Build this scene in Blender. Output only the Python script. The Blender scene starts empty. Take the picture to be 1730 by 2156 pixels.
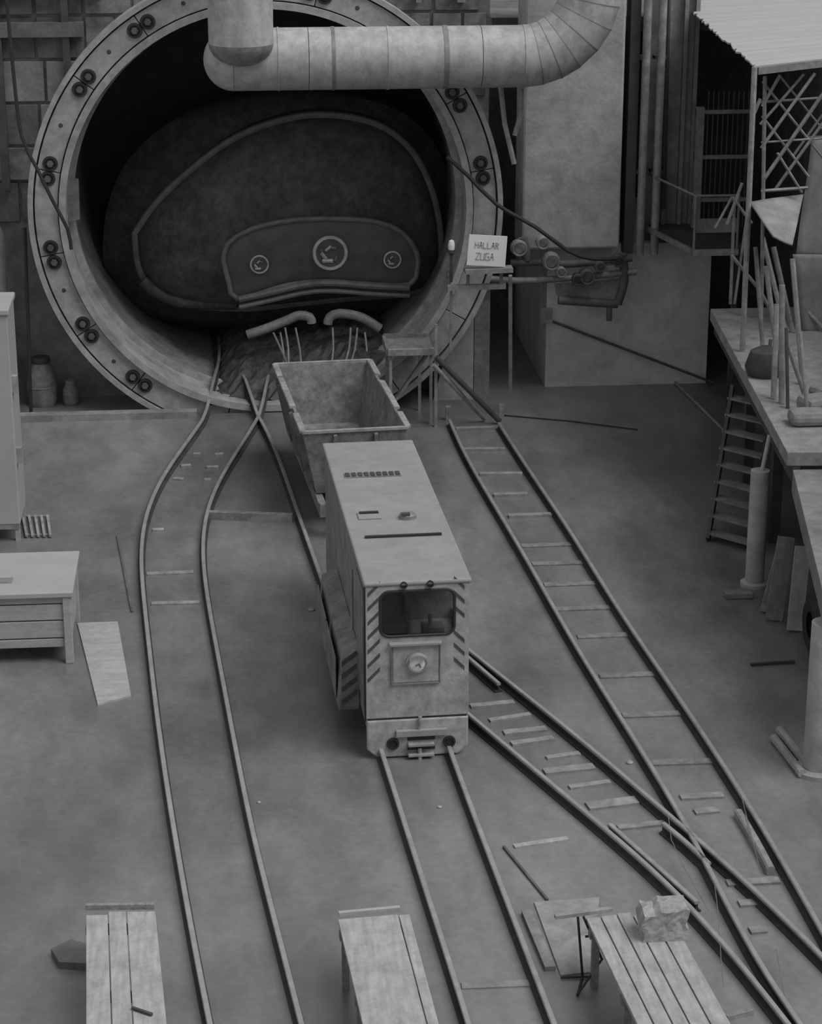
import bpy, bmesh, math, random
from mathutils import Vector, Matrix, Euler
random.seed(7)
S = bpy.context.scene
C = bpy.context.collection
R = math.radians

# ------------------------------------------------------------------ camera
FPX, W0, H0 = 4600.0, 1730.0, 2156.0
CAM = Vector((0, 0, 12.7))
CROT = Euler((R(90 - 19.2), 0, R(-5)), 'XYZ')
cd = bpy.data.cameras.new('camera')
cam = bpy.data.objects.new('camera', cd)
C.objects.link(cam)
cam.location = CAM
cam.rotation_euler = CROT
cd.sensor_fit = 'VERTICAL'
cd.sensor_height = 36.0
cd.lens = FPX / H0 * 36.0
cd.clip_end = 500
S.camera = cam

# ------------------------------------------------------------------ light
wd = bpy.data.worlds.new('overcast')
S.world = wd
wd.use_nodes = True
bg = wd.node_tree.nodes['Background']
bg.inputs[0].default_value = (1, 1, 1, 1)
bg.inputs[1].default_value = 0.44
sd = bpy.data.lights.new('sun', 'SUN')
sd.energy = 2.6
sd.angle = R(42)
sun = bpy.data.objects.new('sun', sd)
C.objects.link(sun)
sun.rotation_euler = Vector((-0.58, 0.36, -1.0)).to_track_quat('-Z', 'Y').to_euler()
S.view_settings.view_transform = 'Standard'
S.view_settings.look = 'None'
S.view_settings.gamma = 1
S.view_settings.use_curve_mapping = False
S.view_settings.exposure = 0.0

# ------------------------------------------------------------------ pixel rays
RM = CROT.to_matrix()
def ray(x, y): return RM @ Vector(((x - W0/2)/FPX, -(y - H0/2)/FPX, -1))
def G(x, y, z=0.0):
    d = ray(x, y); return CAM + d*((z - CAM.z)/d.z)
def YP(x, y, Y):
    d = ray(x, y); return CAM + d*(Y/d.y)
def XP(x, y, X):
    d = ray(x, y); return CAM + d*(X/d.x)

# ------------------------------------------------------------------ materials
MATS = {}
def mat(name, v, rough=0.7, var=0.25, scale=3.0, bump=0.15, bscale=30.0, metal=0.0, spec=0.5, streak=None, dirt=0.0):
    if name in MATS: return MATS[name]
    m = bpy.data.materials.new(name); m.use_nodes = True
    nt = m.node_tree; n = nt.nodes; L = nt.links
    b = n['Principled BSDF']
    tc = n.new('ShaderNodeTexCoord')
    mp = n.new('ShaderNodeMapping')
    L.new(tc.outputs['Object'], mp.inputs[0])
    if streak: mp.inputs['Scale'].default_value = streak
    nz = n.new('ShaderNodeTexNoise'); nz.inputs['Scale'].default_value = scale
    nz.inputs['Detail'].default_value = 6; nz.inputs['Roughness'].default_value = 0.62
    L.new(mp.outputs[0], nz.inputs['Vector'])
    cr = n.new('ShaderNodeValToRGB')
    lo, hi = v*(1 - var), v*(1 + var)
    cr.color_ramp.elements[0].position = 0.3; cr.color_ramp.elements[0].color = (lo, lo, lo, 1)
    cr.color_ramp.elements[1].position = 0.72; cr.color_ramp.elements[1].color = (hi, hi, hi, 1)
    L.new(nz.outputs['Fac'], cr.inputs[0])
    col = cr.outputs[0]
    if dirt > 0:
        n2 = n.new('ShaderNodeTexNoise'); n2.inputs['Scale'].default_value = scale*2.7
        n2.inputs['Detail'].default_value = 9; n2.inputs['Roughness'].default_value = 0.7
        L.new(tc.outputs['Object'], n2.inputs['Vector'])
        c2 = n.new('ShaderNodeValToRGB')
        c2.color_ramp.elements[0].position = 0.38; d = 1 - dirt; c2.color_ramp.elements[0].color = (d, d, d, 1)
        c2.color_ramp.elements[1].position = 0.6; c2.color_ramp.elements[1].color = (1, 1, 1, 1)
        L.new(n2.outputs['Fac'], c2.inputs[0])
        mx = n.new('ShaderNodeMix'); mx.data_type = 'RGBA'; mx.blend_type = 'MULTIPLY'; mx.inputs[0].default_value = 1
        L.new(col, mx.inputs[6]); L.new(c2.outputs[0], mx.inputs[7]); col = mx.outputs[2]
    L.new(col, b.inputs['Base Color'])
    b.inputs['Roughness'].default_value = rough
    b.inputs['Metallic'].default_value = metal
    b.inputs['Specular IOR Level'].default_value = spec
    if bump > 0:
        nb = n.new('ShaderNodeTexNoise'); nb.inputs['Scale'].default_value = bscale; nb.inputs['Detail'].default_value = 5
        L.new(tc.outputs['Object'], nb.inputs['Vector'])
        bp = n.new('ShaderNodeBump'); bp.inputs['Strength'].default_value = bump; bp.inputs['Distance'].default_value = 0.02
        L.new(nb.outputs['Fac'], bp.inputs['Height']); L.new(bp.outputs[0], b.inputs['Normal'])
    MATS[name] = m
    return m

def floor_mat():
    m = bpy.data.materials.new('wet_concrete'); m.use_nodes = True
    nt = m.node_tree; n = nt.nodes; L = nt.links; b = n['Principled BSDF']
    tc = n.new('ShaderNodeTexCoord')
    def noise(scale, detail, rough, stretch=(1, 1, 1)):
        mp = n.new('ShaderNodeMapping'); mp.inputs['Scale'].default_value = stretch
        L.new(tc.outputs['Object'], mp.inputs[0])
        z = n.new('ShaderNodeTexNoise'); z.inputs['Scale'].default_value = scale
        z.inputs['Detail'].default_value = detail; z.inputs['Roughness'].default_value = rough
        L.new(mp.outputs[0], z.inputs['Vector']); return z.outputs['Fac']
    def ramp(src, p0, v0, p1, v1):
        c = n.new('ShaderNodeValToRGB')
        c.color_ramp.elements[0].position = p0; c.color_ramp.elements[0].color = (v0, v0, v0, 1)
        c.color_ramp.elements[1].position = p1; c.color_ramp.elements[1].color = (v1, v1, v1, 1)
        L.new(src, c.inputs[0]); return c.outputs[0]
    def mul(a, c):
        x = n.new('ShaderNodeMix'); x.data_type = 'RGBA'; x.blend_type = 'MULTIPLY'; x.inputs[0].default_value = 1
        L.new(a, x.inputs[6]); L.new(c, x.inputs[7]); return x.outputs[2]
    base = ramp(noise(0.28, 5, 0.55, (1, 0.6, 1)), 0.32, 0.11, 0.7, 0.24)
    base = mul(base, ramp(noise(1.6, 8, 0.65, (1, 0.45, 1)), 0.34, 0.70, 0.64, 1.0))
    base = mul(base, ramp(noise(9, 6, 0.6), 0.35, 0.9, 0.65, 1.05))
    L.new(base, b.inputs['Base Color'])
    L.new(ramp(noise(0.5, 4, 0.5, (1, 0.6, 1)), 0.38, 0.26, 0.62, 0.44), b.inputs['Roughness'])
    b.inputs['Specular IOR Level'].default_value = 1.0
    bp = n.new('ShaderNodeBump'); bp.inputs['Strength'].default_value = 0.12; bp.inputs['Distance'].default_value = 0.02
    L.new(noise(7, 6, 0.6), bp.inputs['Height']); L.new(bp.outputs[0], b.inputs['Normal'])
    return m

def glass_mat():
    m = bpy.data.materials.new('tinted_glass'); m.use_nodes = True
    b = m.node_tree.nodes['Principled BSDF']
    b.inputs['Base Color'].default_value = (0.5, 0.5, 0.5, 1)
    b.inputs['Transmission Weight'].default_value = 1
    b.inputs['Roughness'].default_value = 0.06
    b.inputs['IOR'].default_value = 1.45
    return m

FLOOR = floor_mat(); GLASS = glass_mat()
CONC = mat('old_concrete', 0.23, 0.85, 0.28, 1.2, 0.4, 14, dirt=0.3)
CONCL = mat('pale_concrete', 0.40, 0.85, 0.2, 1.0, 0.35, 12, dirt=0.25)
CONCD = mat('sooty_concrete', 0.13, 0.9, 0.3, 1.5, 0.4, 12, dirt=0.3)
LAGG = mat('lagging_panel', 0.20, 0.85, 0.4, 1.1, 0.4, 10, dirt=0.5)
DARK = mat('grimy_steel', 0.05, 0.6, 0.35, 3, 0.2, 25)
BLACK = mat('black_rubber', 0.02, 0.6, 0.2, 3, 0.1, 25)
RAIL = mat('worn_rail_steel', 0.33, 0.4, 0.2, 4, 0.1, 40, metal=0.3)
SLEEP = mat('sleeper_steel', 0.22, 0.55, 0.4, 4, 0.3, 25)
RINGM = mat('ring_paint', 0.36, 0.6, 0.18, 1.4, 0.15, 18, dirt=0.3)
SHELL = mat('shield_plate', 0.38, 0.5, 0.3, 1.2, 0.2, 10, dirt=0.35)
DOME = mat('mud_coated_plate', 0.075, 0.7, 0.4, 2.0, 0.9, 22, dirt=0.5)
DOMERIM = mat('scuffed_rim', 0.13, 0.6, 0.3, 4, 0.3, 20)
PANELD = mat('dark_panel', 0.065, 0.5, 0.3, 3, 0.3, 20)
DUCT = mat('galvanised_duct', 0.39, 0.5, 0.16, 1.6, 0.1, 12, metal=0.0, streak=(2.5, 1, 0.5), dirt=0.28)
DUCTB = mat('duct_band', 0.18, 0.5, 0.3, 5, 0.2, 20)
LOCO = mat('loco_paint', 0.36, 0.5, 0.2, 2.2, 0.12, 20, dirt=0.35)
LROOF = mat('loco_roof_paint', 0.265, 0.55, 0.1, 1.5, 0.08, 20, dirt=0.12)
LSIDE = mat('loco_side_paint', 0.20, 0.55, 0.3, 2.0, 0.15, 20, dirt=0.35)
WAG = mat('wagon_steel', 0.21, 0.65, 0.35, 2.2, 0.35, 14, dirt=0.4)
WAGR = mat('wagon_rim_steel', 0.3, 0.5, 0.3, 3, 0.2, 16, dirt=0.3)
WOOD = mat('weathered_plank', 0.34, 0.8, 0.22, 2.2, 0.3, 22, streak=(6, 0.7, 6), dirt=0.2)
WOODD = mat('dark_timber', 0.20, 0.85, 0.35, 2.5, 0.3, 22, streak=(6, 0.7, 6))
CABW = mat('off_white_enamel', 0.32, 0.5, 0.08, 1.2, 0.05, 15)
CHEST = mat('painted_boards', 0.33, 0.65, 0.14, 2.5, 0.15, 20, streak=(0.6, 4, 4), dirt=0.15)
SIGN = mat('sign_white', 0.72, 0.5, 0.06, 2, 0.03, 20)
INK = mat('sign_lettering', 0.40, 0.6, 0.1, 4, 0.0, 20)
GREYST = mat('grey_steel', 0.22, 0.5, 0.3, 3, 0.2, 22, dirt=0.3)
PALEST = mat('pale_steel', 0.28, 0.5, 0.25, 3, 0.15, 22, dirt=0.3)
DECK = mat('deck_screed', 0.27, 0.8, 0.18, 1.6, 0.25, 14, dirt=0.3)
TARP = mat('pale_tarpaulin', 0.25, 0.7, 0.2, 1.4, 0.3, 6, dirt=0.25)
ROOFM = mat('white_roof_sheet', 0.33, 0.55, 0.04, 1, 0.03, 10)
MUCK = mat('wet_muck', 0.07, 0.6, 0.5, 4, 0.8, 12, dirt=0.4)
STONE = mat('pale_stone', 0.34, 0.9, 0.22, 4, 0.6, 12, dirt=0.3)
EMBL = mat('emblem_paint', 0.40, 0.5, 0.3, 6, 0.2, 20)
STRIPE = mat('hazard_black', 0.06, 0.6, 0.3, 6, 0.1, 20)
LAMPG = mat('lamp_lens', 0.75, 0.25, 0.15, 8, 0.1, 20)
WEBSHADE = mat('rusty_shaded_web', 0.03, 0.7, 0.4, 3, 0.3, 18)  # rusty web colour, darkened further to paint in the rails' shaded sides
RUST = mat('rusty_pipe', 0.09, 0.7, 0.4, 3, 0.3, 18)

# ------------------------------------------------------------------ mesh builder
class MB:
    def __init__(s): s.v = []; s.f = []
    def add(s, vs, fs):
        o = len(s.v); s.v += [Vector(v) for v in vs]; s.f += [[i + o for i in f] for f in fs]; return s
    def box(s, x0, x1, y0, y1, z0, z1, M=None):
        vs = [Vector(p) for p in ((x0,y0,z0),(x1,y0,z0),(x1,y1,z0),(x0,y1,z0),(x0,y0,z1),(x1,y0,z1),(x1,y1,z1),(x0,y1,z1))]
        if M: vs = [M @ v for v in vs]
        return s.add(vs, [(3,2,1,0),(4,5,6,7),(0,1,5,4),(1,2,6,5),(2,3,7,6),(3,0,4,7)])
    def beam(s, a, b, w, h, up=(0,0,1)):
        a, b = Vector(a), Vector(b); d = b - a; L = d.length; d.normalize()
        u = Vector(up); x = d.cross(u)
        if x.length < 1e-4: x = d.cross(Vector((1,0,0)))
        x.normalize(); z = x.cross(d)
        M = Matrix((x, d, z)).transposed().to_4x4(); M.translation = a
        return s.box(-w/2, w/2, 0, L, -h/2, h/2, M)
    def sweep(s, path, prof, closed=False, upv=None, cap=True):
        P = [Vector(p) for p in path]; n = len(P); k = len(prof); rings = []
        pu = None
        for i in range(n):
            if closed: t = P[(i+1) % n] - P[i-1]
            else: t = P[min(i+1, n-1)] - P[max(i-1, 0)]
            t.normalize()
            if upv is not None: u = Vector(upv)
            elif pu is None: u = Vector((0,0,1)) if abs(t.z) < 0.9 else Vector((0,1,0))
            else: u = pu
            x = t.cross(u); x.normalize(); u = x.cross(t); pu = u
            rings.append([P[i] + x*a + u*b for a, b in prof])
        vs = [p for r in rings for p in r]; fs = []
        for i in range(n if closed else n-1):
            j = (i+1) % n
            for q in range(k):
                r = (q+1) % k
                fs.append((i*k+q, i*k+r, j*k+r, j*k+q))
        if cap and not closed:
            fs.append(tuple(range(k))[::-1]); fs.append(tuple((n-1)*k + q for q in range(k)))
        return s.add(vs, fs)
    def tube(s, path, r, n=8, closed=False):
        return s.sweep(path, [(r*math.cos(2*math.pi*i/n), r*math.sin(2*math.pi*i/n)) for i in range(n)], closed)
    def lathe(s, prof, center=(0,0,0), axis='z', n=24, a0=0, a1=2*math.pi):
        full = abs(a1 - a0 - 2*math.pi) < 1e-6
        m = n if full else n + 1; k = len(prof); vs = []
        c = Vector(center)
        for i in range(m):
            a = a0 + (a1 - a0)*i/n
            for r, h in prof:
                if axis == 'z': p = (r*math.cos(a), r*math.sin(a), h)
                elif axis == 'y': p = (r*math.cos(a), h, r*math.sin(a))
                else: p = (h, r*math.cos(a), r*math.sin(a))
                vs.append(c + Vector(p))
        fs = []
        for i in range(n):
            j = (i+1) % m
            for q in range(k-1): fs.append((i*k+q, i*k+q+1, j*k+q+1, j*k+q))
        return s.add(vs, fs)
    def arcbox(s, c, r0, r1, y0, y1, a0, a1, n):      # solid annular sector, axis y
        k = 4; vs = []
        c = Vector(c)
        for i in range(n+1):
            a = a0 + (a1-a0)*i/n; ca, sa = math.cos(a), math.sin(a)
            for r, y in ((r0,y0),(r1,y0),(r1,y1),(r0,y1)): vs.append(Vector((c.x + r*ca, y, c.z + r*sa)))
        fs = []
        for i in range(n):
            for q in range(4): fs.append((i*4+q, i*4+(q+1)%4, (i+1)*4+(q+1)%4, (i+1)*4+q))
        fs += [(3,2,1,0), (n*4, n*4+1, n*4+2, n*4+3)]
        return s.add(vs, fs)
    def prism(s, poly, d):                              # 3d polygon extruded by vector d
        P = [Vector(p) for p in poly]; n = len(P); d = Vector(d)
        vs = P + [p + d for p in P]
        fs = [tuple(range(n))[::-1], tuple(range(n, 2*n))] + [(i, (i+1)%n, n+(i+1)%n, n+i) for i in range(n)]
        return s.add(vs, fs)
    def pillow(s, outline, bulge, nr=10, back=0.0, power=0.5, rough=0.0):   # closed outline in plane ~Y=const, bulges to -Y
        P = [Vector(p) for p in outline]; n = len(P)
        c = sum(P, Vector())/n; vs = []
        for i in range(1, nr+1):
            r = i/nr
            for p in P:
                q = c + (p - c)*r
                q.y -= bulge*(1 - r*r)**power
                if rough: q += Vector((random.uniform(-rough, rough), random.uniform(-rough, rough), random.uniform(-rough, rough)))*(1 if i < nr else 0)
                vs.append(q)
        vs.append(c - Vector((0, bulge, 0)))
        fs = []
        for i in range(nr-1):
            for j in range(n):
                k = (j+1) % n
                fs.append((i*n+j, (i+1)*n+j, (i+1)*n+k, i*n+k))
        for j in range(n): fs.append((len(vs)-1, j, (j+1)%n))
        if back:
            o = len(vs)
            vs += [p + Vector((0, back, 0)) for p in P]
            for j in range(n):
                k = (j+1) % n; fs.append(((nr-1)*n+j, o+j, o+k, (nr-1)*n+k))
            fs.append(tuple(range(o, o+n)))
        return s.add(vs, fs)
    def build(s, name, material, parent=None, smooth=False, bevel=0.0, local=False):
        me = bpy.data.meshes.new(name)
        o = bpy.data.objects.new(name, me); C.objects.link(o)
        vs = s.v
        if parent is not None:
            o.parent = parent
            if not local:
                r = parent; M = Matrix.Identity(4)
                while r is not None:
                    M = Matrix.LocRotScale(r.location, r.rotation_euler, r.scale) @ M; r = r.parent
                Mi = M.inverted(); vs = [Mi @ v for v in vs]
        else:
            xs = [v.x for v in vs]; ys = [v.y for v in vs]; zs = [v.z for v in vs]
            b = Vector(((min(xs)+max(xs))/2, (min(ys)+max(ys))/2, min(zs)))
            o.location = b; vs = [v - b for v in vs]
        me.from_pydata([tuple(v) for v in vs], [], s.f)
        bm = bmesh.new(); bm.from_mesh(me); bmesh.ops.recalc_face_normals(bm, faces=bm.faces); bm.to_mesh(me); bm.free()
        me.materials.append(material)
        if smooth:
            for p in me.polygons: p.use_smooth = True
            md = o.modifiers.new('edges', 'EDGE_SPLIT'); md.split_angle = R(40)
        if bevel > 0:
            md = o.modifiers.new('bevel', 'BEVEL'); md.width = bevel; md.segments = 2; md.limit_method = 'ANGLE'; md.angle_limit = R(40)
        return o

def thing(name, label, cat, loc=(0,0,0), rz=0.0, group=None):
    o = bpy.data.objects.new(name, None); C.objects.link(o)
    o.empty_display_size = 0.2
    o.location = loc; o.rotation_euler = (0, 0, rz)
    o['label'] = label; o['category'] = cat
    if group: o['group'] = group
    return o
def tag(o, label, cat, group=None, kind=None):
    o['label'] = label; o['category'] = cat
    if group: o['group'] = group
    if kind: o['kind'] = kind
    return o
def struct(o, label=None, cat=None):
    o['kind'] = 'structure'
    if label: o['label'] = label
    if cat: o['category'] = cat
    return o
def spline(pts, step=0.25):
    P = [Vector(p) for p in pts]; out = []
    for i in range(len(P)-1):
        p0 = P[max(i-1, 0)]; p1 = P[i]; p2 = P[i+1]; p3 = P[min(i+2, len(P)-1)]
        n = max(2, int((p2-p1).length/step))
        for k in range(n):
            t = k/n
            out.append(0.5*((2*p1) + (p2-p0)*t + (2*p0-5*p1+4*p2-p3)*t*t + (3*p1-p0-3*p2+p3)*t**3))
    out.append(P[-1]); return out

# =================================================================== SETTING
RC = Vector((0.9, 42.8, 4.1)); RO = 4.65; RI = 4.0
m = MB()
m.box(-12, 15, 4, 42.74, -0.3, 0).box(-12, -1.42, 42.74, 49.3, -0.3, 0).box(3.22, 15, 42.74, 49.3, -0.3, 0).box(-1.42, 3.22, 42.74, 49.3, -1.2, -0.8)
struct(m.build('floor', FLOOR), 'wet grey concrete pit floor with rails laid across it', 'floor')

def wall_with_hole(x0, x1, z0, z1, y0, y1, c, r, n=72):
    m = MB(); vs = []; fs = []
    for i in range(n):
        a = 2*math.pi*i/n; ca, sa = math.cos(a), math.sin(a)
        t = min(((x1 - c.x) if ca > 0 else (x0 - c.x))/ca if abs(ca) > 1e-6 else 1e9, ((z1 - c.z) if sa > 0 else (z0 - c.z))/sa if abs(sa) > 1e-6 else 1e9)
        for rr in (r, t):
            for y in (y0, y1): vs.append((c.x + rr*ca, y, c.z + rr*sa))
    for i in range(n):
        j = (i+1) % n; a, b = i*4, j*4
        fs += [(a, a+2, b+2, b), (a+1, b+1, b+3, a+3), (a, b, b+1, a+1), (a+2, a+3, b+3, b+2)]
    return m.add(vs, fs)
wb = wall_with_hole(-12, 5.45, -1.0, 9.3, 44.2, 44.7, RC, 4.5).build('wall_back', CONC)
struct(wb, 'dark shored retaining wall around the tunnel mouth', 'wall')
# lagging panels between the soldier beams, each its own piece
def hidden_by_ring(x0, x1, z0, z1):
    return max(math.hypot(x - RC.x, z - RC.z) for x in (x0, x1) for z in (z0, z1)) < RO + 0.05
zz = 0.9
while zz < 8.6:
    hgt = random.choice((0.55, 0.7, 0.85)); xx = -5.6
    while xx < 5.2:
        wdt = random.choice((0.62, 0.95, 1.1)); x1 = min(xx + wdt, 5.4)
        px = 865
        if not hidden_by_ring(xx, x1, zz, zz+hgt):
            cx, cz = (xx+x1)/2, zz+hgt/2
            if math.hypot(cx-RC.x, cz-RC.z) > RO - 0.25 and (cz > 3.4):
                pr = random.uniform(0.03, 0.13)
                MB().box(xx+0.03, x1-0.03, 44.2-pr, 44.2, zz+0.03, zz+hgt-0.03).build('panel', random.choice((LAGG, LAGG, CONC, CONCD)), wb, bevel=0.012)
        xx = x1
    zz += hgt
for k, (bx, wv) in enumerate(((-4.28, 0.16), (-2.95, 0.14), (4.0, 0.1), (4.85, 0.16))):
    z0 = 4.4 if bx < 0 else 8.0
    MB().box(bx-wv/2, bx+wv/2, 43.93, 44.1, z0, 9.3).build('soldier_beam', DARK if bx < 0 else GREYST, wb)
for bz, mt in ((8.35, DARK), (7.55, CONCD)):
    MB().box(-5.6, -2.6 if bz < 8 else -2.2, 43.9, 44.08, bz-0.14, bz+0.14).build('waler_beam', mt, wb)
struct(MB().box(5.45, 15, 49.0, 49.4, -0.3, 9.3).build('wall_rear', CONCD), 'dark rear wall in the gap beside the concrete pier', 'wall')
wl = MB().box(6.7, 10.15, 44.1, 49.0, 0.0, 3.05).build('wall_lower', mat('brightened_concrete', 0.58, 0.85, 0.16, 1.0, 0.35, 12, dirt=0.2))  # base colour lifted to offset the shade cast by the canopy
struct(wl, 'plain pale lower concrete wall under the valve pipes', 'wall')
struct(MB().box(12.6, 13.0, 14, 49, 0, 7.5).build('wall_right', CONC), 'concrete pit wall behind the raised deck', 'wall')
wu = MB().box(8.75, 9.75, 44.35, 44.74, 3.05, 9.3).build('wall_upper', CONC)
struct(wu, 'grey ribbed upper wall beside the vertical pipes', 'wall')
for x in (9.12, 9.45, 9.68):
    MB().box(x-0.04, x+0.04, 44.22, 44.35, 3.05, 9.3).build('rib', CONC, wu)
struct(MB().box(5.56, 12.55, 44.75, 49.0, 7.3, 7.6).build('shade_lid', CONCD), 'added dark lid shading the recess behind the pier', 'shade_lid')  # lid added to keep sky light out of the recess
pier = MB().box(6.08, 8.1, 43.6, 44.7, 3.06, 9.3).build('concrete_pier', CONCL, bevel=0.05)
tag(pier, 'tall pale rough concrete pier behind the ventilation duct', 'pier')
pl = thing('concrete_plinth', 'low concrete plinth beside the right foot of the tunnel ring', 'plinth', (4.9, 43.6, 0))
MB().prism([(4.25, 43.3, 0), (5.08, 43.3, 0), (5.08, 43.3, 2.1), (4.8, 43.3, 2.1)], (0, .86, 0)).build('block', CONCL, pl)
MB().box(5.1, 5.42, 43.35, 44.18, 0, 2.3).build('steel_panel', GREYST, pl)
struct(MB().box(-6.0, -0.62, 42.42, 42.68, 0, 0.14).build('trim_1', CONC), 'low concrete kerb in front of the tunnel ring', 'kerb')

# =================================================================== TUNNEL RING
ring = thing('tunnel_ring', 'huge pale bolted steel shield ring framing the tunnel mouth', 'tunnel ring', (RC.x, RC.y, -0.55))
def pang(px, py):
    p = YP(px, py, RC.y); return math.atan2(p.z - RC.z, p.x - RC.x)
joints_px = [(303,64), (184,180), (101,360), (103,538), (175,700), (288,808), (965,205), (1019,358), (665,0)]
ja = sorted([pang(*p) % (2*math.pi) for p in joints_px] + [R(258), R(282), R(305), R(330), R(350)])
for i, a in enumerate(ja):
    b = ja[(i+1) % len(ja)]
    if b < a: b += 2*math.pi
    n = max(3, int((b-a)/R(4)))
    MB().arcbox(RC, 4.10, 4.55, 42.80, 43.20, a+0.002, b-0.002, n).build('flange_segment', RINGM, ring, bevel=0.01)
MB().arcbox(RC, 4.58, RO+0.03, 42.74, 43.25, 0, 2*math.pi, 120).build('outer_lip', RINGM, ring, smooth=True)
MB().arcbox(RC, 4.545, 4.585, 42.9, 43.2, 0, 2*math.pi, 120).build('seal_groove', BLACK, ring, smooth=True)
MB().arcbox(RC, 3.94, 4.075, 42.70, 43.2, 0, 2*math.pi, 120).build('inner_lip', RINGM, ring, smooth=True)
MB().arcbox(RC, 4.07, 4.11, 42.9, 43.2, 0, 2*math.pi, 120).build('inner_groove', BLACK, ring, smooth=True)
MB().arcbox(RC, 3.96, 4.3, 43.2, 50.5, 0, 2*math.pi, 96).build('shell', SHELL, ring, smooth=True)
MB().arcbox(RC, 3.84, 3.97, 43.75, 43.9, 0, 2*math.pi, 96).build('stiffener', SHELL, ring, smooth=True)
MB().lathe([(0.0, 50.2), (4.1, 50.2), (4.1, 50.4), (0.0, 50.4)], (RC.x, 0, RC.z), 'y', 64).build('end_plate', DARK, ring)
for p in joints_px:
    a0 = pang(*p)
    for da in (-0.035, 0.035):
        a = a0 + da
        c = Vector((RC.x + 4.32*math.cos(a), 42.8, RC.z + 4.32*math.sin(a)))
        m = MB().lathe([(0.15, 0.0), (0.14, -0.05), (0.105, -0.05), (0.10, -0.015), (0.0, -0.015)], c, 'y', 16)
        bp = m.build('bolt_boss', BLACK, ring)
        MB().lathe([(0.0, -0.075), (0.065, -0.075), (0.075, 0.0)], c, 'y', 6).build('bolt', RUST, bp)
for px, py in ((235,115), (130,265), (125,615), (235,765), (390,18), (750,22)):
    a = pang(px, py)
    c = Vector((RC.x + 4.33*math.cos(a), 42.8, RC.z + 4.33*math.sin(a)))
    MB().lathe([(0.0, -0.012), (0.035, -0.012), (0.045, 0.0)], c, 'y', 10).build('plug', DARK, ring)
bxp = [YP(x, y, 43.4) for x, y in ((132,378), (165,378), (168,462), (136,468))]
tag(MB().prism(bxp, (0, 0.12, 0)).build('mounting_plate', GREYST), 'small grey square plate fixed inside the ring flange', 'plate')

# =================================================================== MACHINE INSIDE THE TUNNEL
mach = thing('shield_bulkhead', 'dark bulging shield bulkhead with rimmed panel and three round emblems', 'bulkhead', (1.4, 46, 0.2))
def outl(pts, Y, step=0.2):
    P = [YP(x, y, Y) for x, y in pts]
    P.append(P[0]); return spline(P, step)[:-1]
o1 = outl([(215,560), (225,440), (275,330), (390,240), (560,200), (720,200), (850,240), (930,330), (955,450), (950,580), (900,650), (600,690), (330,670)], 46.6)
MB().pillow(o1, 0.9, 10, 0.6, 0.6, 0.012).build('rear_dome', DOME, mach, smooth=True)
o2 = outl([(284,490), (330,425), (400,358), (480,298), (560,262), (650,242), (740,247), (810,270), (868,320), (908,400), (926,490), (922,570), (880,612), (700,630), (560,645), (500,648), (400,640), (325,612), (292,560)], 45.4)
MB().pillow(o2, 0.85, 14, 1.0, 0.55, 0.006).build('dome', DOME, mach, smooth=True)
MB().tube([p + Vector((0, -0.05, 0)) for p in o2], 0.075, 8, True).build('dome_rim', DOMERIM, mach, smooth=True)
ry = 44.45
o3 = outl([(470,548), (480,512), (530,482), (610,464), (700,460), (790,466), (845,488), (876,530), (878,565), (862,598), (780,598), (690,592), (600,600), (500,628), (482,595)], ry)
pn = MB().pillow(o3, 0.10, 6, 0.7, 0.5).build('panel', PANELD, mach, smooth=True)
MB().tube([p + Vector((0, -0.03, 0)) for p in o3], 0.055, 8, True).build('panel_rim', DOMERIM, mach, smooth=True)
for off, rr, mt in ((0.0, 0.07, DOMERIM), (0.17, 0.05, DOMERIM)):
    pth = spline([YP(x, y, ry-0.08) - Vector((0,0,off)) for x, y in ((503,630), (560,618), (640,600), (700,596), (780,602), (862,606))], 0.15)
    MB().tube(pth, rr, 8).build('skirt_edge', mt, mach, smooth=True)
skp = spline([YP(x, y, ry) for x, y in ((503,630), (560,618), (640,600), (700,596), (780,602), (862,606))], 0.15)
sm = MB()
for i in range(len(skp)-1):
    a, b = skp[i], skp[i+1]; dz = Vector((0, 0, -0.2))
    sm.add([a, b, b+dz, a+dz, a+Vector((0,.5,0)), b+Vector((0,.5,0)), b+dz+Vector((0,.5,0)), a+dz+Vector((0,.5,0))], [(0,1,2,3), (0,4,5,1), (3,2,6,7)])
sm.build('skirt', PANELD, mach)
lp = spline([YP(x, y, 45.2) for x, y in ((300,590), (340,622), (400,638), (498,640))], 0.15)
MB().tube(lp, 0.12, 10).build('lower_roll', DOME, mach, smooth=True)
for px, py, rp in ((695,533,37), (546,557,20), (826,547,19)):
    c = YP(px, py, ry-0.14); r = rp/4600*ry*1.02
    e = MB().lathe([(0.0, 0.06), (0.0, -0.01), (r*0.8, -0.01), (r*0.8, 0.06)], c, 'y', 28).build('emblem', PANELD, mach)
    pts = [c + Vector((r*0.9*math.cos(2*math.pi*i/28), 0, r*0.9*math.sin(2*math.pi*i/28))) for i in range(28)]
    MB().tube(pts, r*0.11, 6, True).build('emblem_ring', EMBL, e, smooth=True)
    for ang, ln, rad, w in ((200, .45, .40, .2), (250, .6, .45, .22), (110, .4, .3, .16), (60, .35, .35, .16), (165, .3, .5, .14), (320, .35, .42, .16)):
        a = R(ang); q = c + Vector((rad*r*math.cos(a), -0.02, rad*r*math.sin(a)))
        d = Vector((math.cos(a+1.9), 0, math.sin(a+1.9)))*ln*r*0.5
        MB().tube([q-d, q, q+d], w*r*0.55, 6).build('emblem_figure', EMBL if ang in (200, 250, 110) else DOMERIM, e, smooth=True)

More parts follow.
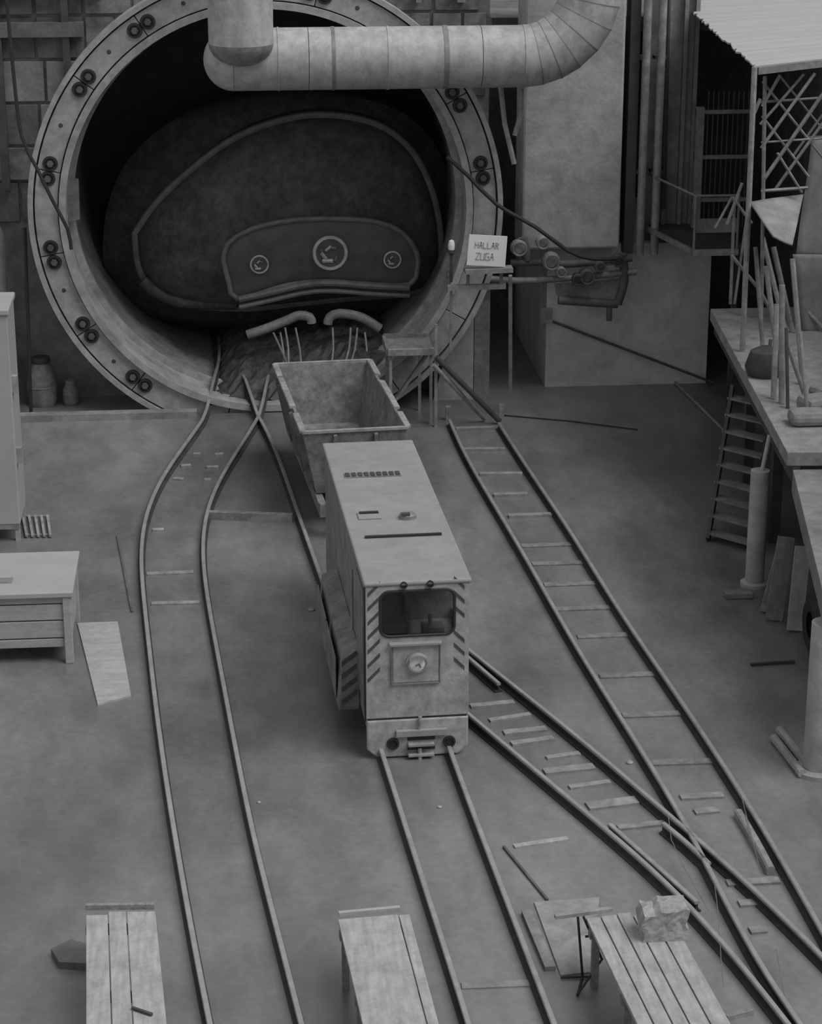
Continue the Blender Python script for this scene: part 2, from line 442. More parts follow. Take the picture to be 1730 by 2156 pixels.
def heap(name, xs, ys, fz, material, jit, nx=40, ny=30):
    m = MB(); vs = []; fs = []
    for j in range(ny+1):
        for i in range(nx+1):
            x = xs[0] + (xs[1]-xs[0])*i/nx; y = ys[0] + (ys[1]-ys[0])*j/ny
            vs.append((x, y, fz(x, y) + random.uniform(-jit, jit)))
    for j in range(ny):
        for i in range(nx): a = j*(nx+1)+i; fs.append((a, a+1, a+nx+2, a+nx+1))
    return m.add(vs, fs).build(name, material)
tag(heap('muck_bed', (-1.35, 3.6), (43.0, 48.0), lambda x, y: RC.z - math.sqrt(max(0.1, 3.93**2 - (x-RC.x)**2)) - 0.08 + (0.7*max(-.5, 1-((x-1.55)/1.75)**4))*min(1, (y-42.9)/1.2) + 0.06*(y-43.0), MUCK, 0.05),
    'dark lumpy muck lying on the invert of the tunnel', 'muck', kind='stuff')
ga = thing('grab_arm', 'dark curved steel arm with round end reaching out below the bulkhead panel', 'machine arm', (0.7, 44.3, 0.4), group='arms under the bulkhead')
MB().tube(spline([YP(x, y, 44.0) for x, y in ((520,705), (560,692), (605,674), (630,664), (652,668), (656,680))], 0.08), 0.10, 10).build('boom', GREYST, ga, smooth=True)
for a, b in (((575,700), (606,770)), ((600,690), (607,765)), ((622,690), (634,775)), ((590,700), (598,780))):
    MB().tube(spline([YP(*a, 43.9), (YP(*a, 43.9)+YP(*b, 43.5))/2 + Vector((0.03,0,-.05)), YP(*b, 43.5)]), 0.022, 6).build('hose', GREYST, ga, smooth=True)
gb = thing('grab_arm', 'dark curved steel arm sloping down to the tray table below the bulkhead panel', 'machine arm', (2.5, 44.3, 0.4), group='arms under the bulkhead')
MB().tube(spline([YP(x, y, 44.0) for x, y in ((690,682), (694,668), (715,660), (760,668), (800,692))], 0.08), 0.10, 10).build('boom', GREYST, gb, smooth=True)
for a, b in (((738,690), (726,765)), ((752,690), (736,770)), ((700,690), (697,770)), ((768,700), (770,768))):
    MB().tube(spline([YP(*a, 43.9), (YP(*a, 43.9)+YP(*b, 43.5))/2 + Vector((0.03,0,-.05)), YP(*b, 43.5)]), 0.022, 6).build('hose', PALEST, gb, smooth=True)

# =================================================================== TRACKS
RPROF = [(-0.06,0), (0.06,0), (0.06,0.014), (0.014,0.034), (0.014,0.105), (-0.014,0.105), (-0.014,0.034), (-0.06,0.014)]
HPROF = [(-0.03,0.105), (0.03,0.105), (0.032,0.134), (0.024,0.145), (-0.024,0.145), (-0.032,0.134)]
def rail_path(pts, z=0.11):
    P = [G(x, y, z) for x, y in pts]
    Q = spline(P, 0.4)
    for _ in range(26):
        Q = [Q[0]] + [(Q[i-1] + 2*Q[i] + Q[i+1])/4 for i in range(1, len(Q)-1)] + [Q[-1]]
    return [Vector((p.x, p.y, 0.005 + min(.4, max(0, p.y-42.2)*.3))) for p in Q]
def rail(parent, path, name='rail', material=None, prof=None):
    if prof: return MB().sweep(path, prof, upv=(0,0,1)).build(name, material or RAIL, parent)
    o = MB().sweep(path, RPROF, upv=(0,0,1)).build(name, WEBSHADE, parent)
    MB().sweep(path, HPROF, upv=(0,0,1)).build('rail_head', RAIL, o)
    return o
def sleeper(parent, a, b, w=0.14, z=0.03, ext=0.0, material=None):
    A, B = G(*a), G(*b); d = (B-A).normalized(); A -= d*ext; B += d*ext
    A.z = B.z = z/2 - 0.0
    return MB().beam(A, B, w, z).build('sleeper', material or SLEEP, parent)
A_L = [(462,745), (468,778), (468,805), (465,827), (450,855), (430,887), (388,940), (356,978), (330,1012), (312,1047), (300,1087), (293,1126), (291,1163), (294.5,1200), (300,1242), (305,1284), (309.5,1330), (316.5,1381), (323,1462), (334,1543), (344,1608), (354,1683), (363,1738), (373,1792), (380,1830), (406,1985), (426,2096), (441,2152), (462,2260)]
A_R = [(578,785), (576,808), (572,826), (562,855), (548,876), (516,927), (486,971), (463,1003), (444,1036), (432.5,1066), (427,1098), (423,1133), (422,1163), (425.5,1196), (432,1235), (438,1277), (445,1316), (457,1370), (470,1439), (483.5,1509), (494,1578), (507,1636), (518,1694), (525,1731), (539,1792), (549,1830), (574,1926), (596,2011), (630,2137), (660,2260)]
t = thing('railway_track', 'narrow gauge track curving round from the tunnel past the white cabinet', 'railway track', (-0.5, 30, 0))
rail(t, rail_path(A_L)); rail(t, rail_path(A_R))
for a, b in (((321,1117),(345,1116)), ((309,1210),(407,1206)), ((319,1272),(420,1270)), ((407,957),(422,957)), ((381,982),(402,981)), ((435,985),(460,984)), ((365,1009),(386,1010)), ((430,1011),(444,1011)), ((452,958),(470,957))):
    sleeper(t, a, b, 0.12, 0.025, material=PALEST)
B_L = [(474,778), (488,800), (520,838), (548,878), (581,948), (640,1120), (720,1340), (822,1640), (870,1800), (928,1970), (985,2156), (1020,2270)]
B_R = [(640,840), (700,950), (780,1120), (860,1340), (968,1640), (1028,1800), (1094,1970), (1165,2156), (1208,2270)]
t = thing('railway_track', 'narrow gauge track that the locomotive and tub wagon stand on', 'railway track', (2.2, 30, 0))
rail(t, rail_path(B_L)); rail(t, rail_path(B_R))
for y in (2075,):
    k = (y-1640)/516
    sleeper(t, (834+163*k, y+2), (955+197*k, y-4), 0.13, 0.015, material=CONC)
CLf = [(946,886), (967,942), (1002,1002), (1039,1063), (1076,1123), (1109,1181), (1139,1234), (1169,1285), (1205,1359), (1271.5,1461), (1338,1559), (1383,1639), (1414,1684), (1444,1739), (1472,1789), (1500,1844), (1518,1891), (1550,1947), (1583,2008), (1613,2066), (1638,2100), (1675,2150), (1740,2240)]
CRt = [(1050,893), (1058,905), (1083,947), (1104,981), (1134,1021), (1162,1065), (1197,1114), (1225,1155), (1252,1211), (1283,1255), (1299,1281), (1347,1359), (1405,1435), (1463,1519), (1516,1608), (1561,1670), (1619,1764), (1672,1853), (1728,1960), (1800,2090)]
t = thing('railway_track', 'narrow gauge track with bare steel sleepers ending at the tray table', 'railway track', (5, 31, 0))
rail(t, rail_path(CLf)); rail(t, rail_path(CRt))
for a, b in (((959,906),(1041,903)), ((976,949),(1062,948)), ((1009,1001),(1099,1000)), ((1039,1045),(1110,1043)), ((1070,1090),(1160,1086))):
    sleeper(t, a, b, 0.13, 0.05, material=PALEST)
for a, b in (((1097,1151),(1205,1147)), ((1120,1189),(1225,1186)), ((1145,1233),(1260,1229)), ((1170,1284),(1290,1280)), ((1215,1342),(1335,1337)), ((1262,1425),(1390,1420)), ((1310,1508),(1440,1503)), ((1366,1608),(1500,1604))):
    sleeper(t, a, b, 0.16, 0.022, material=GREYST)
for a, b in (((1432,1681),(1522,1676)), ((1462,1712),(1512,1707)), ((1530,1862),(1640,1856)), ((1555,1905),(1600,1902)), ((1578,1962),(1612,1959))):
    sleeper(t, a, b, 0.14, 0.03, material=PALEST)
for px, py in ((943,884), (1055,880)):
    g = G(px, py); MB().box(g.x-.05, g.x+.05, g.y-.05, g.y+.05, 0, 0.28).build('stop_post', PALEST, t)
chk = rail_path([(1554,1704), (1583,1742), (1605,1777), (1623,1826)])
rail(t, chk, 'check_rail', PALEST, [(-0.05,0), (0.05,0), (0.05,0.09), (0.03,0.11), (-0.03,0.11), (-0.05,0.09)])
D_U = [(935,1330), (987,1372), (1062,1435), (1138,1488), (1209,1546), (1294,1617), (1360,1675), (1405,1724), (1481,1782), (1516,1808), (1583,1866), (1654,1933), (1728,2009), (1810,2100)]
D_D = [(930,1460), (982,1503.5), (1067,1568), (1138,1639), (1209,1702), (1289,1755), (1360,1813), (1409,1862), (1467,1924), (1512,1973), (1556,2026), (1592,2080), (1627,2115), (1654,2151), (1720,2240)]
t = thing('railway_track', 'diagonal narrow gauge crossover track branching from beside the locomotive', 'railway track', (4.8, 25, 0))
rail(t, rail_path(D_U)); rail(t, rail_path(D_D))
for a, b, w, mt in (((990,1489),(1082,1480),.12,SLEEP), ((1030,1519),(1116,1506),.10,PALEST), ((1060,1545),(1150,1536),.14,SLEEP), ((1076,1568),(1165,1556),.12,PALEST), ((1150,1598),(1220,1588),.10,PALEST), ((1145,1627),(1250,1616),.16,SLEEP), ((1198,1660),(1284,1648),.10,PALEST), ((1236,1700),(1340,1687),.2,PALEST), ((1300,1745),(1400,1735),.12,SLEEP)):
    sleeper(t, a, b, w, 0.03, material=mt)
rail(t, rail_path([(1283,1739), (1340,1787), (1405,1845), (1467,1904)]), 'check_rail')
rail(t, rail_path([(1396,1737), (1430,1757), (1466,1783), (1492,1822)]), 'check_rail')
rail(t, rail_path([(975,1378), (1010,1408), (1050,1443)]), 'check_rail')

# =================================================================== LOCOMOTIVE
LX, LY, LA = 2.40, 26.42, R(2.2)
lo = thing('locomotive', 'boxy grey tunnel locomotive with windscreen and hazard striped corners', 'locomotive', (LX, LY, 0), LA)
LI = (Matrix.Translation((LX, LY, 0)) @ Matrix.Rotation(LA, 4, 'Z')).inverted()
def lroof(px, py): return LI @ G(px, py, 2.52)
def lfront(px, py): return LI @ YP(px, py, LY)
hw = 0.68
body = MB()
body.box(-hw, hw, 0.06, 6.05, 0.42, 1.45)
body.box(-hw, hw, 1.3, 6.05, 1.45, 2.455)
body.box(-hw, -hw+0.05, 0.06, 1.3, 1.45, 2.455).box(hw-0.05, hw, 0.06, 1.3, 1.45, 1.62).box(hw-0.05, hw, 0.06, 1.3, 2.3, 2.455)  # right cab side, out of view, left open to let light in
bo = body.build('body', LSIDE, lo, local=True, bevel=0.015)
wz0, wz1 = lfront(880, 1338).z, lfront(880, 1243).z
wx0, wx1 = lfront(800, 1290).x, lfront(957, 1290).x
def rrect(x0, x1, z0, z1, r, n=6):
    out = []
    for cx, cz, a in ((x1-r, z1-r, 0), (x0+r, z1-r, 90), (x0+r, z0+r, 180), (x1-r, z0+r, 270)):
        for k in range(n+1):
            q = R(a + 90*k/n); out.append((cx + r*math.cos(q), cz + r*math.sin(q)))
    full = []
    for i, p in enumerate(out):
        q = out[(i+1) % len(out)]; L_ = math.hypot(q[0]-p[0], q[1]-p[1]); m_ = max(1, int(L_/0.04))
        full += [(p[0]+(q[0]-p[0])*k/m_, p[1]+(q[1]-p[1])*k/m_) for k in range(m_)]
    return full
def hole_plate(outer, inner, y0, y1):
    x0, x1, z0, z1 = outer; n = len(inner); cx = sum(p[0] for p in inner)/n; cz = sum(p[1] for p in inner)/n
    m = MB(); vs = []; fs = []
    for (x, z) in inner:
        dx, dz = x-cx, z-cz
        t = min(((x1-cx) if dx > 0 else (x0-cx))/dx if abs(dx) > 1e-6 else 1e9, ((z1-cz) if dz > 0 else (z0-cz))/dz if abs(dz) > 1e-6 else 1e9)
        for (a, c) in ((x, z), (cx+dx*t, cz+dz*t)):
            for y in (y0, y1): vs.append((a, y, c))
    for i in range(n):
        j = (i+1) % n; a, b = 4*i, 4*j
        fs += [(a,a+2,b+2,b), (a+1,b+1,b+3,a+3), (a,b,b+1,a+1), (a+2,a+3,b+3,b+2)]
    for (x, z) in ((x0,z0),(x1,z0),(x1,z1),(x0,z1)):      # fill the corners left by the radial projection
        near = sorted(range(n), key=lambda i: (vs[4*i+2][0]-x)**2 + (vs[4*i+2][2]-z)**2)[:2]
        k = len(vs); vs += [(x, y0, z), (x, y1, z)]
        fs += [(4*near[0]+2, k, 4*near[1]+2), (4*near[0]+3, 4*near[1]+3, k+1)]
        for q in near: fs.append((4*q+2, k, k+1, 4*q+3))
    return m.add(vs, fs)
zb = lfront(880, 1508).z
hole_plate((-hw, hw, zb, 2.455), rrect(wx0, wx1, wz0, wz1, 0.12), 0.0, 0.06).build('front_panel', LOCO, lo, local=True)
wpts = [(x, 0.0, z) for x, z in rrect(wx0, wx1, wz0, wz1, 0.12)]
MB().tube(wpts, 0.02, 6, True).build('window_gasket', BLACK, lo, local=True, smooth=True)
MB().prism([(x, 0.025, z) for x, z in rrect(wx0, wx1, wz0, wz1, 0.12)], (0, 0.012, 0)).build('windscreen', GLASS, lo, local=True)
st = MB().box(-0.45, 0.0, 0.75, 1.15, 1.45, 1.62).box(-0.45, 0.0, 1.08, 1.2, 1.6, 2.1).build('driver_seat', GREYST, lo, local=True, bevel=0.04)
MB().tube([(0.25, 0.5, 1.45), (0.22, 0.45, 1.85)], 0.03, 8).box(0.12, 0.4, 0.35, 0.6, 1.45, 1.7).build('control_stand', GREYST, lo, local=True)
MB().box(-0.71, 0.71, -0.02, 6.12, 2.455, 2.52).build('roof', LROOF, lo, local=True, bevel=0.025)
# roof details
p = lroof(725, 1003); q = lroof(845, 1003)
rv = MB().box(p.x, q.x, p.y-0.10, p.y+0.10, 2.52, 2.535).build('roof_grille', GREYST, lo, local=True)
for k in range(9):
    x = p.x + (q.x-p.x)*(k+0.5)/9
    MB().box(x-0.03, x+0.03, p.y-0.08, p.y+0.08, 2.535, 2.55).build('grille_slat', DARK, rv, local=True)
p = lroof(756, 1084); q = lroof(797, 1084)
rh = MB().box(p.x-.03, q.x+.02, p.y-0.22, p.y+0.06, 2.52, 2.54).build('roof_hatch', LROOF, lo, local=True, bevel=0.006)
MB().box(p.x, q.x, p.y-0.03, p.y+0.035, 2.54, 2.56).build('hatch_slot', BLACK, rh, local=True)
p = lroof(858, 1090)
fc = MB().lathe([(0.0, 2.60), (0.09, 2.60), (0.12, 2.57), (0.12, 2.52)], (p.x, p.y, 0), 'z', 18).build('filler_cap', GREYST, lo, local=True, smooth=True)
MB().box(p.x-.1, p.x+.02, p.y-.11, p.y-.05, 2.58, 2.62).build('cap_lug', DARK, fc, local=True)
p = lroof(768, 1133); q = lroof(931, 1130)
MB().box(p.x, q.x, p.y-0.025, p.y+0.025, 2.52, 2.55).build('roof_seam_strip', BLACK, lo, local=True)
# marker lamps
for px, py in ((849,1231), (905,1229)):
    c = lfront(px, py)
    MB().lathe([(0.05, 0.0), (0.05, -0.03), (0.035, -0.03), (0.035, -0.004), (0.0, -0.004)], (c.x, 0, c.z), 'y', 14).build('marker_lamp', BLACK, lo, local=True)
# hazard stripes
for k in range(7):
    py = 1243 + k*30
    c = lfront(787, py); d = 0.085
    MB().prism([(c.x-d, -0.006, c.z-d), (c.x+d*.9, -0.006, c.z+d*.9-0.0), (c.x+d*.9, -0.006, c.z+d*.9+0.055), (c.x-d, -0.006, c.z-d+0.055)], (0, 0.006, 0)).build('hazard_stripe', STRIPE, lo, local=True)
for py in (1232, 1262, 1292, 1345, 1372, 1402):
    c = lfront(967, py); d = 0.07
    MB().prism([(c.x-d, -0.006, c.z+d), (c.x+d, -0.006, c.z-d), (c.x+d, -0.006, c.z-d+0.055), (c.x-d, -0.006, c.z+d+0.055)], (0, 0.006, 0)).build('hazard_stripe', STRIPE, lo, local=True)
# headlamp
a = lfront(826, 1436); b = lfront(924, 1355)
hp = MB().box(a.x, b.x, -0.03, 0.0, a.z, b.z).build('headlamp_plate', LOCO, lo, local=True, bevel=0.008)
fr = MB()
fr.box(a.x-.02, b.x+.02, -0.04, 0, a.z-.025, a.z-.003).box(a.x-.02, a.x-.003, -0.04, 0, a.z-.02, b.z+.02).box(b.x+.003, b.x+.02, -0.04, 0, a.z-.02, b.z+.02)
fr.build('plate_frame', LSIDE, hp, local=True)
MB().box(a.x-.05, b.x+.03, -0.09, 0.0, b.z+.01, b.z+.05).build('lamp_ledge', LROOF, lo, local=True, bevel=0.008)
c = lfront(877, 1392)
hl = MB().lathe([(0.0, -0.10), (0.06, -0.095), (0.105, -0.07), (0.125, -0.07), (0.14, -0.03), (0.14, -0.03)], (c.x, 0, c.z), 'y', 24).build('headlamp', LAMPG, lo, local=True, smooth=True)
MB().tube([(c.x + .125*math.cos(2*math.pi*k/24), -0.075, c.z + .125*math.sin(2*math.pi*k/24)) for k in range(24)], 0.016, 6, True).build('lamp_bezel', PALEST, hl, local=True, smooth=True)
MB().arcbox((c.x, 0, c.z), 0.13, 0.15, -0.17, -0.03, R(35), R(145), 10).build('lamp_hood', LROOF, hl, local=True, smooth=True)
MB().tube([(c.x-.03, -0.105, c.z-.02), (c.x+.02, -0.105, c.z+.0), (c.x+.04, -0.1, c.z-.05)], 0.014, 6).build('bulb_holder', GREYST, hl, local=True)
# buffer beam and lower front
zl = lfront(880, 1590).z
bb = MB().prism([(-hw+.0, 0.06, zb-.03), (hw, 0.06, zb-.03), (hw, 0.06, zl+.12), (hw-.14, 0.06, zl), (-hw+.14, 0.06, zl), (-hw, 0.06, zl+.12)], (0, -0.08, 0)).build('buffer_beam', LOCO, lo, local=True, bevel=0.02)
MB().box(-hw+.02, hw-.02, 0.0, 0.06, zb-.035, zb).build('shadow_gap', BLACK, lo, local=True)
a = lfront(832, 1548); b = lfront(940, 1530)
MB().box(a.x, b.x, -0.08, -0.02, a.z, b.z+.0).build('buffer_plate', LROOF, bb, local=True, bevel=0.01)
for py in (1552, 1572):
    a = lfront(857, py+5); b = lfront(915, py-4)
    MB().box(a.x, b.x, -0.032, -0.018, a.z, b.z).build('coupler_slot', BLACK, bb, local=True)
for py in (1562, 1583):
    a = lfront(857, py+4); b = lfront(912, py-4)
    MB().box(a.x, b.x, -0.12, -0.018, a.z, b.z).build('coupler_bar', PALEST, bb, local=True, bevel=0.008)
for px, py in ((826,1563), (945,1560)):
    c = lfront(px, py)
    MB().lathe([(0.085, -0.02), (0.085, -0.05), (0.06, -0.05), (0.06, -0.022), (0.0, -0.022)], (c.x, 0, c.z), 'y', 18).build('tow_eye', BLACK, bb, local=True)
c = lfront(882, 1601)
MB().tube([(c.x, -0.08, c.z+.22), (c.x, -0.09, c.z)], 0.028, 8).build('coupling_pin', PALEST, lo, local=True)
MB().tube([(lfront(883,1521).x, -0.06, zb-.12), (lfront(883,1521).x, -0.05, zb+.02)], 0.025, 8).build('drawbar_lug', PALEST, lo, local=True)
MB().box(-.52, .52, 0.1, 0.35, .16, .34).build('shade_plate', BLACK, lo, local=True)  # black plate added as the shade under the loco front
# side tank, door, handrail, frame, wheels
sx = -0.98
tank = MB().prism([(sx, 0.85, 0.34), (-hw, 0.85, 0.34), (-hw, 0.85, 1.22), (sx+.06, 0.85, 1.12)], (0, 3.2, 0)).build('side_tank', LSIDE, lo, local=True, bevel=0.02)
for k in range(4):
    z = 0.42 + k*0.19
    MB().prism([(sx+.05, 0.842, z), (-hw-.04, 0.842, z+.16), (-hw-.04, 0.842, z+.235), (sx+.05, 0.842, z+.075)], (0, 0.008, 0)).build('hazard_stripe', STRIPE, tank, local=True)
for k in range(2):
    y = 1.1 + k*1.45
    MB().box(sx-.015, sx, y, y+1.35, 0.42, 1.02).build('tank_door', LSIDE, tank, local=True, bevel=0.01)
MB().box(-hw-.02, -hw, 0.25, 1.15, 0.7, 2.3).build('cab_door', LSIDE, lo, local=True, bevel=0.01)
MB().box(-hw-.012, -hw+.002, 0.10, 0.2, 0.5, 2.42).build('door_seam', BLACK, lo, local=True)
MB().tube([(-hw-.06, 1.25, 1.35), (-hw-.06, 1.25, 2.25)], 0.02, 8).build('handrail', PALEST, lo, local=True)
MB().box(-0.42, 0.42, 0.2, 5.9, 0.25, 0.42).build('chassis', DARK, lo, local=True)
for y in (1.3, 4.7):
    MB().tube([(-0.5, y, 0.37), (0.5, y, 0.37)], 0.05, 8).build('axle', DARK, lo, local=True)
    for s in (-1, 1):
        MB().lathe([(0.0, -.05), (0.235, -.05), (0.235, .03), (0.0, .03)], (s*0.45, y, 0.387), 'x', 20).build('wheel', DARK, lo, local=True)

# =================================================================== TUB WAGON
WX, WY, WA = 2.16, 35.55, R(4.6)
wg = thing('muck_wagon', 'empty open-topped steel muck wagon behind the locomotive', 'wagon', (WX, WY, 0), WA)
wl_, wt, wbm, zt, zbt = 4.35, 0.90, 0.66, 1.78, 0.62
def ringpts(h, y0, y1, z): return [(-h, y0, z), (h, y0, z), (h, y1, z), (-h, y1, z)]
o_t = ringpts(wt, 0, wl_, zt); o_b = ringpts(wbm, 0.18, wl_-.18, zbt); i_t = ringpts(wt-.05, 0.05, wl_-.05, zt); i_b = ringpts(wbm-.04, 0.24, wl_-.24, zbt+.05)
m = MB(); vs = o_t + o_b + i_t + i_b; fs = [(4,5,6,7), (12,15,14,13)]
for i in range(4):
    j = (i+1) % 4
    fs += [(i, j, 4+j, 4+i), (8+i, 12+i, 12+j, 8+j), (i, 8+i, 8+j, j)]
m.add(vs, fs).build('tub', WAG, wg, local=True)
MB().box(-wt-.02, wt+.02, -0.03, 0.03, zt-.03, zt+.03).build('rim_bar', WAGR, wg, local=True, bevel=0.01)
MB().box(-wt-.02, wt+.02, wl_-.03, wl_+.03, zt-.03, zt+.05).build('rim_bar', WAGR, wg, local=True, bevel=0.01)
for s, segs in ((-1, ((0.0,1.05), (1.5,3.35), (3.5,4.35))), (1, ((0.0,0.85), (1.15,2.85), (3.35,4.35)))):
    for y0, y1 in segs:
        MB().box(s*wt-.055, s*wt+.055, y0, y1, zt-.02, zt+.045).build('rim_bar', WAGR, wg, local=True, bevel=0.012)
for y in (0.5, 1.4, 2.3, 3.2, 3.9):
    for s in (-1, 1):
        MB().beam((s*(wt+.03), y, zt-.05), (s*(wbm+.05), y, zbt+.02), 0.09, 0.07, (0,1,0)).build('side_rib', WAG, wg, local=True)
for x in (-0.35, 0.35):
    MB().beam((x, -0.03, zt-.06), (x, 0.15, zbt), 0.09, 0.06, (1,0,0)).build('end_rib', WAG, wg, local=True)
for s in (-1, 1):
    MB().beam((s*0.62, -0.35, 0.5), (s*0.62, wl_+.2, 0.5), 0.12, 0.2).build('sole_bar', WAG, wg, local=True)
MB().box(-.68, .68, -0.42, -0.3, 0.38, 0.62).build('headstock', WAG, wg, local=True, bevel=0.01)
MB().box(-.5, .5, -0.5, -0.42, 0.42, 0.48).build('buffer', PALEST, wg, local=True, bevel=0.01)
MB().beam((0, -0.42, 0.45), (0, -0.95, 0.45), 0.1, 0.08).build('coupler', DARK, wg, local=True)
for y in (0.8, 3.5):
    MB().tube([(-0.5, y, 0.33), (0.5, y, 0.33)], 0.045, 8).build('axle', DARK, wg, local=True)
    for s in (-1, 1):
        MB().lathe([(0.0, -.05), (0.19, -.05), (0.19, .03), (0.0, .03)], (s*0.45, y, 0.342), 'x', 20).build('wheel', DARK, wg, local=True)

# =================================================================== VENTILATION DUCT
DY, DR = 41.8, 0.585
dcz = (YP(800, 57, DY).z + YP(800, 186, DY).z)/2
du = thing('ventilation_duct', 'large pale metal ventilation duct with segmented elbow crossing the tunnel mouth', 'duct', (3.2, DY, dcz-DR))
def circ(n=28): return [(DR*math.cos(2*math.pi*i/n), DR*math.sin(2*math.pi*i/n)) for i in range(n)]
xs_ = [YP(px, 117, DY).x for px in (490, 585, 648, 700, 815, 935, 1010, 1100)]
for i in range(len(xs_)-1):
    MB().sweep([(xs_[i]+.006, DY, dcz), (xs_[i+1]-.006, DY, dcz)], circ()).build('duct_section', DUCT, du, smooth=True)
for px, w, mt in ((700, .03, DUCTB), (935, .045, DUCTB), (815, .02, DUCT), (585, .015, DUCT), (1100, .015, DUCT)):
    x = YP(px, 117, DY).x
    MB().sweep([(x-w, DY, dcz), (x+w, DY, dcz)], [(a*1.022, b*1.022) for a, b in circ()]).build('joint_band', mt, du, smooth=True)
# rounded blank end on the left
x = xs_[0]
prof = [(DR*math.cos(R(a)), -DR*0.95*math.sin(R(a))) for a in range(0, 91, 10)]
MB().lathe([(r, h) for r, h in prof], (x, DY, dcz), 'x', 28).build('end_cap', DUCT, du, smooth=True)
# riser on the left, standing in front of the run and dropping into it
rx = YP(507, 60, 41.0).x
MB().sweep([(rx, 41.3, 10.4), (rx, 41.3, dcz+.36)], [(a*1.03, b*1.03) for a, b in circ()]).build('riser', DUCT, du, smooth=True)
MB().lathe([(DR*1.03*math.cos(R(t)), dcz+.36-.42*math.sin(R(t))) for t in range(0, 91, 10)], (rx, 41.3, 0), 'z', 28).build('riser_boot', GREYST, du, smooth=True)
# segmented elbow turning up on the right
ec = YP(1100, -30, DY); er = ec.z - dcz
angs = [0, 12, 24, 36, 50, 64, 78, 90]
def ep(a): return Vector((ec.x + er*math.sin(R(a)), DY, ec.z - er*math.cos(R(a))))
def gore(a0, a1, k, n=28):
    m = MB(); vs = []
    for a in (a0, a1):
        rho = Vector((math.sin(R(a)), 0, -math.cos(R(a))))
        for i in range(n):
            f_ = 2*math.pi*i/n
            vs.append(ec + rho*(er + DR*k*math.cos(f_)) + Vector((0, DR*k*math.sin(f_), 0)))
    return m.add([Vector((v.x, v.y, v.z)) for v in vs], [(i, (i+1) % n, n+(i+1) % n, n+i) for i in range(n)])
for i in range(len(angs)-1):
    gore(angs[i]+.3, angs[i+1]-.3, 1.0 if i % 2 else 1.006).build('elbow_gore', DUCT, du, smooth=True)
for a in angs[1:-1]:
    gore(a-.35, a+.35, 1.008).build('elbow_seam', DUCTB, du, smooth=True)
e1 = ep(90)
MB().sweep([e1, e1 + Vector((0, 0, 2.4))], circ()).build('duct_section', DUCT, du, smooth=True)

# =================================================================== VERTICAL PIPES, VALVES, SIGN
for px, r_, lab in ((1354, 0.085, 'pale vertical pipe running up the wall next to the concrete pier'), (1385, 0.085, 'pale vertical pipe running up the wall next to the ribbed wall')):
    p = YP(px, 300, 43.7)
    v = thing('vertical_pipe', lab, 'pipe', (p.x, 43.7, 2.9))
    MB().tube([(p.x, 43.7, 2.9), (p.x, 43.7, 9.2)], r_, 12).build('pipe', PALEST, v, smooth=True)
    for z in (4.6, 6.9):
        MB().box(p.x-.12, p.x+.12, 43.68, 44.0, z-.03, z+.03).build('bracket', DARK, v)
p = YP(1331, 300, 43.75)
tag(MB().box(p.x-.10, p.x+.10, 43.8, 44.3, 2.9, 9.2).build('steel_column', DARK), 'black steel column between the concrete pier and the vertical pipes', 'column')
tag(MB().tube([YP(1404, 0, 44.05)+Vector((0,0,2)), YP(1396, 440, 44.05)], 0.05, 8).build('conduit', DARK), 'thin dark conduit on the ribbed wall', 'conduit')

vm = thing('valve_manifold', 'grimy horizontal valve pipes with wheels along the wall behind the sign', 'valve manifold', (7.2, 43, 2.2))
MY = 43.2
for pts, r_, mt in (([(1075,553), (1130,552), (1200,556), (1330,543)], .075, RUST), ([(940,578), (1070,590), (1160,588), (1340,572)], .07, GREYST), ([(1175,632), (1300,640)], .09, RUST), ([(1310,535), (1314,590), (1300,640)], .09, RUST), ([(1282,636), (1282,675)], .06, RUST), ([(1110,548), (1100,500)], .1, RUST), ([(1240,556), (1300,552)], .05, PALEST)):
    MB().tube(spline([YP(x, y, MY) for x, y in pts], 0.15), r_, 10).build('pipe_run', mt, vm, smooth=True)
for px, py, rp, mt in ((1160,550,20,GREYST), (1235,582,18,RUST), (1092,522,18,GREYST), (1262,560,12,RUST), (1215,588,13,DARK), (1142,510,15,PALEST), (1180,572,12,GREYST), (1300,548,14,DARK)):
    c = YP(px, py, MY-0.1); r_ = rp/4600*43
    vv = MB().lathe([(0, .1), (r_, .1), (r_, -.02), (r_*.6, -.06), (0, -.06)], c, 'y', 16).build('valve_body', mt, vm)
    MB().tube([c + Vector((r_*.8*math.cos(k*math.pi/6), -.12, r_*.8*math.sin(k*math.pi/6))) for k in range(12)], .022, 6, True).build('hand_wheel', mt, vv, smooth=True)
tag(MB().prism([YP(x, y, 43.3) for x, y in ((1170,598), (1310,590), (1312,628), (1175,625))], (0, .3, 0)).build('pump_casing', GREYST), 'grey pump casing slung under the valve pipes', 'pump')
tag(MB().box(*[f(YP(1150, 700, 44.0).x, 0) for f in (lambda a, b: a-.12, lambda a, b: a+.12)], 43.98, 44.1, YP(1150,655,44).z-.25, YP(1150,655,44).z+.05).build('wall_bracket', PALEST), 'small pale bracket on the edge of the lower wall', 'bracket')

